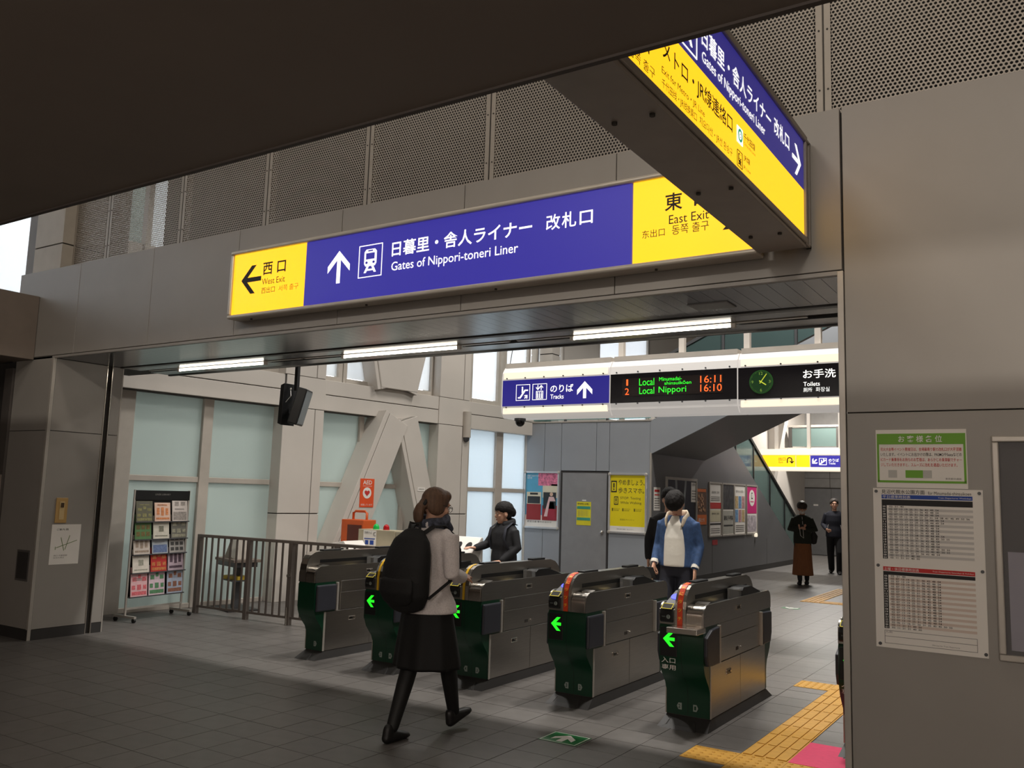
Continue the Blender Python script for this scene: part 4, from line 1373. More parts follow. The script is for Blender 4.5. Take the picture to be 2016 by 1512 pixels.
for r, (z0, z1) in enumerate(rows):
    # pocket ledge
    MB().box(.04, RW - .02, -.05, .0, z0 - .012, z0).build('ledge', M_charcoal, rk)
    for c in range(3):
        nm, c1, c2 = sup[r][c]
        x0 = .045 + c * cw_ + random.uniform(0, .012)
        wd_ = cw_ - .026
        zt2 = z1 + random.uniform(-.02, .01)
        L = tag(empty('leaflet', RM @ Vector((x0, -.04, z0)), radians(95)), nm + ', ' + rn[r] + ' of the rack', 'leaflet', 'leaflets in the rack')
        lean = .03
        hgt = zt2 - z0
        base = mat('leaflet_a_%d%d' % (r, c), tuple(min(255, v + 18) for v in c1), 0.45, var=0.08, scale=25)
        acc = mat('leaflet_b_%d%d' % (r, c), tuple((3 * v + w) // 4 for v, w in zip(c2, c1)), 0.45, var=0.3, scale=50)
        MB().add([(0, 0, 0), (wd_, 0, 0), (wd_, lean, hgt), (0, lean, hgt), (0, .008, 0), (wd_, .008, 0), (wd_, lean + .008, hgt), (0, lean + .008, hgt)],
                 [(0, 1, 2, 3), (7, 6, 5, 4), (0, 4, 5, 1), (1, 5, 6, 2), (2, 6, 7, 3), (3, 7, 4, 0)]).build('sheet', base, L)

        def lp(u, v, off=-.0015):
            return (u * wd_, lean * v + off, v * hgt)
        rs = random.Random(r * 7 + c)
        style = (r * 3 + c) % 5
        if r == 4 or style in (0,):
            rects = [(.06, .05, .94, .17), (.06, .24, .26, .38), (.38, .22, .62, .40), (.74, .24, .94, .38), (.1, .52, .34, .66), (.42, .60, .60, .74), (.68, .52, .92, .66), (.2, .80, .8, .84)]
        elif style == 1:
            rects = [(.08, .1, .92, .2), (.12, .35, .3, .72), (.4, .3, .58, .75), (.68, .34, .86, .7), (.2, .84, .8, .9)]
        elif style == 2:
            rects = [(.06, .05, .94, .46), (.15, .74, .42, .95), (.55, .76, .85, .95)]
        elif style == 3:
            rects = [(.08 + .3 * i, .12 + .28 * j, .3 + .3 * i, .3 + .28 * j) for i in range(3) for j in range(3)]
        else:
            rects = [(.1, .82, .9, .9), (.1, .7, .7, .74), (.35, .3, .65, .55), (.1, .1, .9, .14)]
        for (a, b, c_, d_) in rects:
            MB().add([lp(a, b), lp(c_, b), lp(c_, d_), lp(a, d_)], [(0, 1, 2, 3)]).build('print', acc, L)
        tx = MB()
        for k in range(2):
            v = .90 - .05 * k if style != 2 else .6 - .05 * k
            tx.add([lp(.15, v, -.002), lp(.15 + rs.uniform(.4, .65), v, -.002), lp(.15 + .6, v + .018, -.002), lp(.15, v + .018, -.002)], [(0, 1, 2, 3)])
        tx.build('text_lines', M_gink, L)

# ================================================================== SMALL TABLE BEHIND THE RAILING
tbq = thing('side_table', (-9.02, 7.62, 0), 'small dark pedestal table behind the railing', 'table', -0.3)
MB().box(-.30, .30, -.18, .18, .60, .635).build('tabletop', mat('brown_tabletop', (120, 108, 98), 0.5), tbq, bevel=0.003)
MB().box(-.26, .26, -.15, .15, .54, .60).build('apron', M_charcoal, tbq)
MB().box(-.04, .04, -.04, .04, .02, .54).build('leg', M_charcoal, tbq)
MB().box(-.28, .28, -.2, .2, 0, .02).build('base', M_rubber, tbq)
MB().box(-.12, .2, -.14, .1, .36, .375).build('shelf', M_charcoal, tbq)
tc = thing('document_stand', (-9.02, 7.62, .635), 'grey tent shaped stand with papers on the small table', 'stand', -0.3)
MB().prism([(-.2, 0), (-.02, .24), (.04, .24), (.16, 0)], 'y', -.1, .1).build('tent', mat('tent_grey', (150, 142, 132), 0.6), tc)
q = MB().box(-.09, .09, -.004, 0, -.12, .12).build('paper', M_paper, tc)
q.matrix_local = Matrix.Translation((.12, -.1, .12)) @ Matrix.Rotation(radians(12), 4, 'Y')
tag(MB().box(-9.15, -8.86, 7.50, 7.70, .377, .42).build('leaflet_tray', mat('yellow_tray', (198, 170, 60), 0.5)), 'yellow tray of papers on the shelf under the small table', 'tray')

# ================================================================== HANGING MONITOR
mo = thing('hanging_monitor', (-7.46, 7.0, 2.35), 'black twin monitor hanging from a post left of the gates', 'monitor')
MB().box(-.05, -.005, -.02, .02, .30, 1.45).build('post', M_black, mo)
MB().prism([(-.18, -.08), (-.12, -.10), (-.10, .38), (-.16, .36)], 'y', -.12, .08).build('rear_panel', M_black, mo, bevel=0.004)
q = MB().box(-.055, .055, -.14, .14, -.21, .21).build('screen_body', M_black, mo, bevel=0.012)
q.matrix_local = Matrix.Translation((.07, -.02, .11)) @ Matrix.Rotation(radians(32), 4, 'Z') @ Matrix.Rotation(radians(14), 4, 'Y')
q2 = MB().box(.056, .059, -.125, .125, -.19, .19).build('screen', mat('monitor_screen', (90, 100, 104), 0.15), q)
MB().box(-.10, .02, -.03, .03, .04, .10).build('bracket', M_charcoal, mo)
MB().tube([(.04, -.15, .28), (.06, -.16, .22), (.0, -.15, .18), (-.06, -.12, .16)], [.004] * 4, 6).build('cable', M_wink, mo)
MB().disc((.05, -.16, .30), .012, 'y', 12, .004).build('indicator', M_wink, mo)

# ================================================================== COUNTER THINGS BEHIND THE GATES
ct = thing('counter', (-7.92, 9.08, 0), 'cream counter against the glass wall behind the railing', 'counter')
MB().box(-.70, .70, -.3, .3, .0, .76).build('body', M_white, ct, bevel=0.004)
MB().box(-.73, .73, -.33, .33, .76, .79).build('worktop', M_frame, ct)
bx = thing('lamp_box', (-7.74, 8.97, .792), 'beige box with a green and a red lamp on the counter', 'box')
MB().box(-.40, .28, -.14, .14, 0, .25).build('case', mat('beige_case', (176, 166, 142), 0.5), bx, bevel=0.004)
MB().box(.29, .46, -.13, .13, 0, .24).build('side_case', mat('beige_case2', (160, 152, 132), 0.5), bx, bevel=0.004)
MB().box(-.30, -.06, -.144, -.14, .02, .24).build('notice', M_paper, bx)
text('忘れ物 きっぷ', (-.28, .19, -.14, .225), -.146, M_ink, bx, 'y')
text('IC', (-.11, .16, -.07, .22), -.146, M_ink, bx, 'y')
MB().box(-.28, -.08, -.146, -.144, .115, .128).box(-.26, -.2, -.146, -.144, .04, .1).box(-.17, -.1, -.146, -.144, .04, .1).build('notice_print', M_bink, bx)
text('臨時精算', (.31, .10, .44, .15), -.1315, M_ink, bx, 'y')
for (x, rgb, nm) in ((-.19, (30, 190, 84), 'green_lamp'), (.0, (176, 20, 30), 'red_lamp')):
    MB().ball((x, 0, .275), (.045, .045, .055)).cyl((x, 0, .24), (x, 0, .26), .047, 16).build(nm, mat(nm, rgb, 0.15), bx, smooth=True)
bx.scale = (.93, .93, .93)
ab = thing('first_aid_box', (-8.41, 9.20, .792), 'orange defibrillator cabinet with a carrying handle', 'cabinet')
M_or = mat('orange_cabinet', (206, 92, 40), 0.45)
MB().box(-.24, .17, -.13, .13, 0, .34).build('case', M_or, ab, bevel=0.008)
MB().box(-.12, .14, -.134, -.13, .02, .27).build('window', mat('aed_window', (92, 36, 22), 0.2), ab)
MB().tube([(-.14, 0, .33), (-.14, 0, .43), (-.10, 0, .455), (.07, 0, .455), (.11, 0, .43), (.11, 0, .33)], [.018] * 6, 10).build('handle', M_or, ab, smooth=True)
wd1 = thing('white_device', (-5.96, 8.28, 0), 'white slanted terminal with two black ovals beside the woman in black', 'terminal')
MB().box(-.14, .14, -.12, .12, 0, .76).build('pedestal', M_white, wd1)
hp = MB().prism([(-.14, .76), (-.14, .82), (.10, 1.04), (.14, 1.04), (.14, .76)], 'x', -.17, .17).build('head', M_paper, wd1, bevel=0.008)
al = atan2(.22, .24)
rm = Matrix.Translation((0, -.02, .93)) @ Matrix.Rotation(al - pi / 2, 4, 'X')
q = MB().disc((-.07, -.006, .02), .04, 'y', 20, .004, r2=.055).disc((.07, -.006, .02), .04, 'y', 20, .004, r2=.055).build('ovals', M_black, wd1)
q.matrix_local = rm
q = MB().box(-.05, .05, -.008, -.004, -.11, -.085).build('blue_mark', M_bink, wd1)
q.matrix_local = rm
wd2 = thing('white_device', (-7.95, 8.5, 0), 'low white machine with dark opening behind the railing', 'machine')
MB().box(-.36, .14, -.15, .2, 0, .62).build('body', M_charcoal, wd2)
MB().prism([(-.40, .62), (-.44, .80), (.05, .89), (.18, .74), (.18, .62)], 'y', -.16, .2).build('cover', M_paper, wd2, bevel=0.006)
MB().box(-.10, .06, -.166, -.16, .70, .80).build('opening', M_black, wd2)
MB().box(-.30, -.2, -.164, -.16, .66, .75).build('lit_panel', E_cream, wd2)

# wall camera on the second column
wc = thing('wall_camera', (-8.72, 12.06, 2.42), 'beige tubular camera housing on a glass wall column', 'camera')
MB().cyl((0, 0, .06), (0, 0, .50), .075, 18).build('tube', M_frame, wc, angle=40)
MB().box(-.22, -.05, -.06, .06, .20, .40).build('bracket', M_frame, wc, bevel=0.004)
MB().ball((0, 0, .05), (.06, .06, .07)).build('lens_dome', M_charcoal, wc, smooth=True)

# ================================================================== NOTICES ON THE PORTAL WALL
nt = thing('notice', (0, YW - 0.003, 0), 'white notice with green header on the portal wall above the timetable', 'notice')
MB().box(-.857, -.442, 0, .003, 1.640, 1.932).build('sheet', M_paper, nt)
mb = MB()
M_ng = mat('notice_green', (110, 168, 46), 0.6, var=0.02)
mb.box(-.852, -.447, -.001, 0, 1.858, 1.912).box(-.852, -.842, -.001, 0, 1.672, 1.86).box(-.457, -.447, -.001, 0, 1.672, 1.86).box(-.852, -.447, -.001, 0, 1.665, 1.676)
mb.build('green_border', M_ng, nt)
text('お 客 様 各 位', (-.75, 1.868, -.55, 1.902), -.002, M_wink, nt, bold=0.01)
for k, (s_, m) in enumerate((('花火大会等イベント開催日は、会場最寄り駅の改札口が大変混雑', M_rink), ('いたします。イベントにお出かけの際は、PASMOやSuicaなどの', M_ink), ('ICカード乗車券をお持ちのお客様は、あらかじめ乗車駅でチャー', M_rink), ('ジしていただきますと、スムーズに改札を通過いただけます。', M_rink))):
    text(s_, (-.835, 1.824 - k * .026, -.465 - (.02 if k == 3 else 0), 1.842 - k * .026), -.0015, m, nt, bold=.006)
MB().box(-.72, -.64, -.0015, 0, 1.69, 1.728).build('green_card', M_ng, nt)
MB().box(-.80, -.76, -.0015, 0, 1.69, 1.728).box(-.64, -.60, -.0015, 0, 1.69, 1.728).build('grey_card', mat('card_grey', (186, 184, 178), .6), nt)
text('東京都交通局', (-.54, 1.683, -.47, 1.693), -.0015, M_gink, nt)

tm = thing('timetable', (0, YW - 0.004, 0), 'large white train timetable sheet pinned to the portal wall', 'timetable')
MB().box(-.875, -.380, 0, .004, .851, 1.636).build('sheet', M_paper, tm)
text('見沼代親水公園方面', (-.835, 1.608, -.635, 1.630), -.001, M_ink, tm, bold=0.006)
text('for Minumadai-shinsuikoen', (-.62, 1.608, -.43, 1.624), -.001, M_ink, tm)
MB().box(-.835, -.425, -.0008, 0, 1.584, 1.604).build('blue_bar', M_bink, tm)
text('平日標準時刻表', (-.83, 1.586, -.70, 1.601), -.002, M_wink, tm)
text('Train Departures Weekdays', (-.575, 1.588, -.43, 1.597), -.002, M_wink, tm)
MB().box(-.835, -.425, -.0008, 0, 1.551, 1.580).box(-.835, -.812, -.0008, 0, 1.285, 1.553).build('black_bar', M_ink, tm)
MB().box(-.835, -.425, -.0008, 0, 1.226, 1.246).build('red_bar', M_rink, tm)
text('土曜・休日標準時刻表', (-.83, 1.228, -.67, 1.243), -.002, M_wink, tm)
text('Train Departures Saturdays & Holidays', (-.61, 1.231, -.43, 1.239), -.002, M_wink, tm)
MB().box(-.835, -.425, -.0008, 0, 1.206, 1.223).box(-.835, -.812, -.0008, 0, .944, 1.208).build('black_bar', M_ink, tm)
st1, st2 = MB(), MB()
rs = random.Random(4)
for blk, (z0, z1, mb_) in enumerate(((1.285, 1.551, st1), (.944, 1.206, st2))):
    rh_ = (z1 - z0) / 21
    for k in range(21):
        zz = z1 - (k + 1) * rh_
        if k % 2:
            mb_.box(-.808, -.425, -.0006, 0, zz, zz + rh_)
        hr = (5 + k) % 24
        text('%02d' % hr, (-.830, zz + rh_ * .18, -.817, zz + rh_ * .86), -.002, M_wink, tm, bold=.01)
        n_ = 3 if k == 0 else 6 if k >= 19 else rs.choice((10, 10, 10, 11, 12, 16 if 2 <= k <= 4 and blk == 0 else 10))
        mins = [str(int(2 + i * 58 / n_)).zfill(2) for i in range(n_)]
        text('  '.join(mins), (-.800, zz + rh_ * .2, -.800 + n_ * .0225, zz + rh_ * .86), -.0015, M_ink, tm, bold=.012)
st1.build('grey_rows', mat('row_grey', (200, 196, 192), .7, var=0), tm)
st2.build('pink_rows', mat('row_pink', (214, 196, 184), .7, var=0), tm)
mb = MB()
frame_ring(mb, -.835, -.425, .872, .935, .002, 'y', -.0006, 0)
mb.box(-.835, -.425, -.0006, 0, .905, .907)
mb.build('footer_box', M_gink, tm)
text('凡例', (-.83, .922, -.80, .932), -.001, M_gink, tm)
text('Minutes for Train Departures', (-.62, .880, -.50, .888), -.001, M_gink, tm)
for (x, z) in ((-.86, 1.62), (-.395, 1.62), (-.858, 1.25), (-.393, 1.25), (-.856, .868), (-.391, .868)):
    MB().cyl((x, -.006, z), (x, 0, z), .008, 10).build('pin', M_charcoal, tm)

# framed window at the right edge of the wall
wn = thing('poster_case', (0, YW, 0), 'steel framed glass poster case cut by the right edge', 'poster case')
mb = MB()
frame_ring(mb, -.335, .75, .85, 1.895, .03, 'y', -.03, .0)
mb.build('frame', M_edge, wn, bevel=0.006)
MB().box(-.31, .73, -.006, -.002, .875, 1.87).build('backing', mat('case_dark', (52, 48, 46), .5), wn)
MB().box(-.285, .70, -.009, -.006, .90, 1.35).build('inner_sheet', mat('case_sheet', (150, 146, 156), .6), wn)
MB().box(-.305, .72, -.020, -.016, .88, 1.865).build('glass', cmat('case_glass', (214, 214, 215), .06), wn)

# on the left jamb
sw = thing('wall_switch', (XL, 4.99, 1.25), 'beige vertical switch plate on the left jamb', 'switch')
MB().box(0, .012, -.06, .06, -.125, .125).build('plate', mat('beige_plate', (186, 150, 92), .5), sw, bevel=0.004)
MB().box(.012, .016, -.025, .025, -.09, .09).build('window', mat('switch_window', (206, 180, 130), .4), sw)
MB().box(.016, .024, -.014, .014, .03, .075).build('knob', mat('switch_brown', (70, 50, 30), .5), sw)
pj = thing('notice', (XL, 5.065, .91), 'white paper with a small route map on the left jamb', 'notice')
MB().box(0, .002, -.152, .152, -.195, .20).build('sheet', M_paper, pj)
mp = MB()
for (a, b, c, d) in ((-.09, -.03, .12, .04), (-.05, .07, -.01, -.06), (.0, -.05, .04, .09), (-.1, -.02, -.1, -.05)):
    mp.beam((.003, a, b), (.003, c, d), .006, .001, (0, 0, 1) if abs(c - a) > abs(d - b) else (0, 1, 0))
mp.build('map_lines', mat('map_green', (120, 140, 90), .7, var=0), pj)
text('ご案内 図', (-.1, .14, .02, .16), .003, M_ink, pj, 'x')
text('西口 日暮里駅', (-.11, -.115, .03, -.10), .003, M_gink, pj, 'x')
text('お忘れ物は', (-.11, -.135, .0, -.122), .003, M_gink, pj, 'x')
pl_ = thing('notice', (-9.28, YW - .024, 1.45), 'pale notice at the left edge beside the dark side door', 'notice')
MB().box(-.26, -.04, 0, .003, -.14, .14).build('sheet', mat('aged_paper', (170, 158, 148), .7), pl_)
for k in range(6):
    text('お知らせ 駅構内', (-.24, .09 - k * .04, -.07, .108 - k * .04), -.0012, M_gink, pl_)

# AED sticker and label on the braces
WM = Matrix.Translation((-9.65, 6.395, 0)) @ Matrix.Rotation(pi / 2 - TH, 4, 'Z')
ad = tag(empty('aed_sign', WM @ Vector((3.46, -.387, 1.50)), pi / 2 - TH), 'orange AED sign with heart on the diagonal brace', 'sign')
MB().box(-.135, .135, 0, .005, -.21, .21).build('plate', mat('aed_orange', (226, 84, 40), .5), ad, bevel=0.002)
text('AED', (-.085, .125, .085, .185), -.001, M_wink, ad, bold=0.012)
text('自動体外式除細動器', (-.085, .095, .085, .108), -.001, M_wink, ad)
text('設置しています', (-.11, -.185, .11, -.16), -.001, M_wink, ad)
MB().disc((0, -.001, 0), .082, 'y', 28, .002).build('white_disc', M_wink, ad)
hp_ = []
for k in range(40):
    t = 2 * pi * k / 40
    hp_.append((.0031 * 16 * sin(t) ** 3, .0031 * (13 * cos(t) - 5 * cos(2 * t) - 2 * cos(3 * t) - cos(4 * t))))
MB().prism(hp_, 'y', -.004, -.002).build('heart', M_rink, ad)
lb = tag(empty('label_plate', WM @ Vector((4.60, -.361, 1.58)), pi / 2 - TH), 'small white label plate on the right brace', 'label')
MB().box(-.08, .08, -.004, 0, -.03, .03).build('plate', M_paper, lb)
text('避難器具', (-.06, -.01, .06, .012), -.005, M_gink, lb)

# ================================================================== POSTERS ON THE GREY WALL
def framed(name, x0, x1, z0, z1, label):
    f = thing(name, (0, YG, 0), label, 'poster')
    mb = MB()
    frame_ring(mb, x0, x1, z0, z1, .035, 'y', -.035, 0)
    mb.build('frame', mat('snap_frame', (200, 200, 202), .3, .7), f, bevel=0.006)
    for (x, z) in ((x0, z0), (x1, z0), (x0, z1), (x1, z1)):
        MB().ball((x + (.02 if x == x0 else -.02), -.03, z + (.02 if z == z0 else -.02)), (.032, .012, .032)).build('corner_cap', M_edge, f, smooth=True)
    return f


p1 = framed('framed_poster', -8.70, -7.945, .935, 1.985, 'framed poster of a red and cream tram with a kimono figure')
B = lambda nm, m, *bs: [None, None][0] if False else None


def pb(parent, nm, m, rects, y=-.012):
    mb = MB()
    for (a, b, c, d) in rects:
        mb.box(a, c, y - .002, y, b, d)
    return mb.build(nm, m, parent)


pb(p1, 'sheet', M_paper, [(-8.665, .97, -7.98, 1.95)], -.006)
pb(p1, 'sky', mat('poster_sky', (90, 168, 204), .6), [(-8.665, 1.18, -7.98, 1.95)], -.009)
pb(p1, 'blossom', mat('poster_blossom', (214, 120, 150), .7, var=.4, scale=30), [(-8.40, 1.72, -7.98, 1.95), (-8.12, 1.55, -7.98, 1.75)], -.011)
pb(p1, 'tram_body', mat('tram_cream', (222, 214, 190), .5), [(-8.64, 1.38, -8.33, 1.60), (-8.30, 1.50, -7.99, 1.72)], -.013)
pb(p1, 'tram_skirt', mat('tram_red', (150, 34, 38), .5), [(-8.64, 1.09, -8.33, 1.38), (-8.30, 1.09, -7.99, 1.36)], -.013)
pb(p1, 'tram_window', mat('tram_window', (40, 44, 48), .3), [(-8.62, 1.39, -8.35, 1.52), (-8.28, 1.30, -8.01, 1.60)], -.015)
pb(p1, 'tram_sign', M_ink, [(-8.57, 1.55, -8.40, 1.585)], -.015)
MB().prism([(-8.19, 1.10), (-8.00, 1.10), (-8.06, 1.42), (-8.15, 1.42)], 'y', -.017, -.014).build('kimono_skirt', mat('hakama_red', (160, 40, 60), .6), p1)
MB().prism([(-8.26, 1.16), (-8.19, 1.16), (-8.14, 1.44), (-8.02, 1.44), (-8.06, 1.52), (-8.16, 1.52)], 'y', -.018, -.015).build('kimono_top', mat('kimono_pink', (226, 190, 190), .6), p1)
MB().disc((-8.11, -.0165, 1.565), .035, 'y', 16, .003).build('kimono_head', mat('poster_skin', (216, 180, 156), .6), p1)
text('都電で出かける\n桜の旅', (-8.64, 1.84, -8.40, 1.92), -.0125, M_wink, p1)
text('都営交通 春のお出かけ', (-8.62, 1.04, -8.1, 1.075), -.009, M_ink, p1)

p2 = framed('framed_poster', -6.945, -6.21, .925, 1.968, 'framed bright yellow poster about texting while walking')
pb(p2, 'sheet', mat('poster_yellow', (236, 216, 16), .5, var=.02), [(-6.91, .96, -6.245, 1.933)], -.006)
pb(p2, 'footer', M_paper, [(-6.91, .96, -6.245, 1.05)], -.008)
text('やめましょう、', (-6.76, 1.76, -6.26, 1.86), -.0085, M_ink, p2, bold=.006)
text('歩きスマホ。', (-6.76, 1.62, -6.27, 1.72), -.0085, M_ink, p2, bold=.006)
text('STOP: Texting', (-6.72, 1.505, -6.33, 1.56), -.0085, M_ink, p2)
text('While Walking.', (-6.72, 1.425, -6.31, 1.48), -.0085, M_ink, p2)
for (x, z, s_) in ((-6.845, 1.735, .10), (-6.80, 1.49, .072)):
    pb(p2, 'phone_pictogram', M_ink, [(x - s_ * .55, z - s_, x + s_ * .55, z + s_)], -.008)
    pb(p2, 'phone_screen', MATS['poster_yellow'], [(x - s_ * .4, z - s_ * .78, x + s_ * .4, z + s_ * .78)], -.010)
    pb(p2, 'exclamation', M_ink, [(x - s_ * .12, z - s_ * .2, x + s_ * .12, z + s_ * .6), (x - s_ * .12, z - s_ * .6, x + s_ * .12, z - s_ * .36)], -.012)
for x in (-6.88, -6.68, -6.46):
    text('歩きながらの\n使用は危険', (x + .035, 1.31, x + .15, 1.36), -.0085, mat('poster_olive', (110, 100, 20), .6, var=0), p2)
    pb(p2, 'small_mark', MATS['poster_olive'], [(x, 1.31, x + .025, 1.36)], -.008)
text('鉄道各社 キャンペーン', (-6.72, 1.15, -6.45, 1.18), -.0085, MATS['poster_olive'], p2)
text('都営交通 日暮里・舎人ライナー', (-6.78, .99, -6.45, 1.01), -.0105, M_gink, p2)

p3 = thing('notice', (0, YG - .013, 0), 'yellow and green notice sheet on the service door', 'notice')
pb(p3, 'sheet', mat('notice_yellow', (222, 210, 40), .6), [(-7.58, 1.035, -7.29, 1.45)], .0)
for zz in (1.32, 1.12):
    pb(p3, 'green_band', mat('notice_teal', (60, 150, 130), .6), [(-7.57, zz, -7.30, zz + .05)], -.002)
text('緊急時のお願い', (-7.56, 1.395, -7.31, 1.43), -.003, M_ink, p3)
for k in range(5):
    text('係員にお知らせください', (-7.55, 1.28 - k * .022, -7.34, 1.295 - k * .022), -.003, M_gink, p3)
pb(p3, 'label_strip', M_wink, [(-7.47, 1.465, -7.39, 1.485)], .0)

# ================================================================== NOTICES ON THE DARK WALL (face +X)
def wallsheet(name, y0, y1, z0, z1, m, label, cat='notice', proud=.004):
    t = thing(name, (XC, 0, 0), label, cat)
    MB().box(0, proud, y0, y1, z0, z1).build('sheet', m, t)
    return t


def xb(parent, nm, m, rects, x=.006):
    mb = MB()
    for (a, b, c, d) in rects:
        mb.box(x - .002, x, a, c, b, d)
    return mb.build(nm, m, parent)


t = wallsheet('notice', 14.06, 14.34, 1.34, 1.74, M_paper, 'narrow white notice nearest the wall corner')
xb(t, 'red_lines', M_rink, [(14.09, 1.66, 14.3, 1.70), (14.09, 1.60, 14.3, 1.62)])
xb(t, 'grey_lines', M_gink, [(14.09, 1.38 + k * .04, 14.3, 1.395 + k * .04) for k in range(5)])
t = thing('framed_poster', (XC, 0, 0), 'dark framed poster with two pale slanted streaks', 'poster')
mb = MB()
frame_ring(mb, 14.57, 16.06, .95, 1.94, .05, 'x', 0, .03)
mb.build('frame', M_edge, t)
MB().box(0, .012, 14.62, 16.01, 1.0, 1.89).build('sheet', mat('navy_poster', (38, 42, 58), .3), t)
MB().prism([(14.98, 1.89), (15.08, 1.89), (15.2, 1.0), (15.12, 1.0)], 'x', .012, .014).prism([(15.46, 1.89), (15.55, 1.89), (15.36, 1.0), (15.28, 1.0)], 'x', .012, .014).build('streaks', mat('streak_grey', (150, 156, 160), .4), t)
t = wallsheet('notice', 15.77, 16.03, 1.50, 1.87, M_paper, 'small white sheet taped over the dark poster', proud=.018)
text('お願い', (15.79, 1.80, 16.0, 1.85), .0195, M_ink, t, 'x')
xb(t, 'grey_lines', M_gink, [(15.80, 1.55 + k * .05, 16.0, 1.565 + k * .05) for k in range(4)], .020)
t = wallsheet('poster', 16.09, 16.62, 1.07, 1.77, mat('event_brown', (104, 72, 54), .6, var=.5, scale=9), 'brown event poster crowded with figures, orange at its foot', 'poster')
xb(t, 'orange_foot', mat('event_orange', (216, 110, 44), .6), [(16.09, 1.07, 16.62, 1.26), (16.13, 1.70, 16.58, 1.755)])
mb = MB()
rs = random.Random(9)
for k in range(16):
    y, z = 16.14 + .42 * rs.random(), 1.32 + .34 * rs.random()
    mb.disc((.007, y, z), .035, 'x', 10, .002)
mb.build('figures', mat('event_figures', (196, 150, 116), .6, var=.4, scale=20), t)
text('春まつり', (16.18, 1.12, 16.5, 1.2), .0075, M_wink, t, 'x', .006)
# row of four framed double posters
specs = [(16.78, 17.45, 'white framed notice board sheets with a red band, first of four'), (17.54, 18.23, 'framed dark photo poster above grey recruiting sheet, second of four'),
         (18.29, 18.99, 'framed sheets with small blue and tan pictures, third of four'), (19.11, 19.82, 'framed magenta poster with a white circle, last of four')]
for k, (a, b, lab) in enumerate(specs):
    t = thing('framed_poster', (XC, 0, 0), lab, 'poster', group='row of four framed posters on the dark wall')
    mb = MB()
    frame_ring(mb, a - .03, b + .03, .82, 1.91, .03, 'x', 0, .02)
    mb.build('frame', M_edge, t)
    MB().box(0, .008, a, b, .85, 1.88).build('sheet', M_paper, t)
    w = b - a
    if k == 0:
        xb(t, 'red_band', M_rink, [(a + .02, 1.38, b - .02, 1.50)], .011)
        xb(t, 'black_band', M_ink, [(a + .02, 1.06, b - .02, 1.09)], .011)
        xb(t, 'cream_block', mat('cream_print', (214, 206, 176), .6), [(a + .02, 1.12, b - .02, 1.35)], .010)
        text('運転時刻 ご案内', (a + .12, 1.68, b - .12, 1.73), .011, M_gink, t, 'x')
        text('優先席のご案内', (a + .12, 1.26, b - .12, 1.30), .011, M_ink, t, 'x')
        xb(t, 'grey_lines', M_gink, [(a + .08, 1.54 + i * .035, b - .08, 1.55 + i * .035) for i in range(3)] + [(a + .08, .9 + i * .04, b - .08, .91 + i * .04) for i in range(3)], .011)
    elif k == 1:
        xb(t, 'photo', mat('mono_photo', (70, 70, 72), .5, var=.6, scale=7), [(a + .02, 1.37, b - .02, 1.87)], .011)
        xb(t, 'grey_sheet', mat('grey_sheet', (176, 174, 164), .6), [(a + .02, .87, b - .02, 1.34)], .011)
        text('運転手募集', (a + .06, 1.14, b - .06, 1.24), .0125, M_ink, t, 'x', .01)
        xb(t, 'black_band', M_ink, [(a + .06, 1.02, b - .06, 1.05)], .0125)
    elif k == 2:
        mats3 = [mat('pic_blue', (110, 150, 190), .6, var=.3, scale=20), mat('pic_rose', (186, 140, 140), .6, var=.3, scale=20), mat('pic_tan', (190, 164, 120), .6, var=.3, scale=20)]
        for r in range(2):
            for c in range(3):
                xb(t, 'picture', mats3[(r * 2 + c) % 3], [(a + .04 + c * .22, 1.10 + r * .29, a + .22 + c * .22, 1.36 + r * .29)], .011)
        text('車内のお願い', (a + .08, 1.72, b - .08, 1.78), .011, M_gink, t, 'x')
        xb(t, 'grey_lines', M_gink, [(a + .08, .9 + i * .04, b - .08, .915 + i * .04) for i in range(4)], .011)
    else:
        xb(t, 'magenta_field', mat('magenta', (206, 40, 120), .5, var=.03), [(a + .02, 1.28, b - .02, 1.87)], .011)
        MB().disc((.012, a + w / 2, 1.62), .2, 'x', 28, .003, r2=.18).build('white_circle', M_paper, t)
        xb(t, 'phone', M_ink, [(a + w / 2 - .05, 1.60, a + w / 2 + .05, 1.74)], .015)
        xb(t, 'phone_screen', M_paper, [(a + w / 2 - .035, 1.625, a + w / 2 + .035, 1.72)], .017)
        xb(t, 'lines', mat('magenta', (206, 40, 120), .5), [(a + w / 2 - .12, 1.53, a + w / 2 + .12, 1.55)], .015)
        xb(t, 'sketch', mat('sketch_grey', (186, 176, 182), .6, var=.4, scale=10), [(a + .04, .88, b - .04, 1.24)], .010)
t = tag(MB().box(XC, XC + .004, 16.95, 17.25, .66, .76).build('notice', mat('small_red_sticker', (168, 50, 54), .6, var=.3, scale=30)), 'small red sticker low on the dark wall', 'sticker')
# ================================================================== PEOPLE
M_skin = mat('skin', (206, 158, 132), 0.55, var=.03)
M_hair_b = mat('brown_hair', (100, 74, 56), 0.6, var=.25, scale=60, stretch=(1, 1, .15), bump=.5, bscale=120)
M_hair_k = mat('black_hair', (24, 20, 19), 0.7, var=.2, scale=60, stretch=(1, 1, .2), bump=.6, bscale=110, spec=.3)
M_lip = mat('lips', (160, 84, 78), 0.5)
M_eyew = mat('eye_white', (220, 214, 208), 0.3, var=0)
M_eyed = mat('eye_dark', (30, 22, 18), 0.2, var=0)


def V(*a):
    return Vector(a)


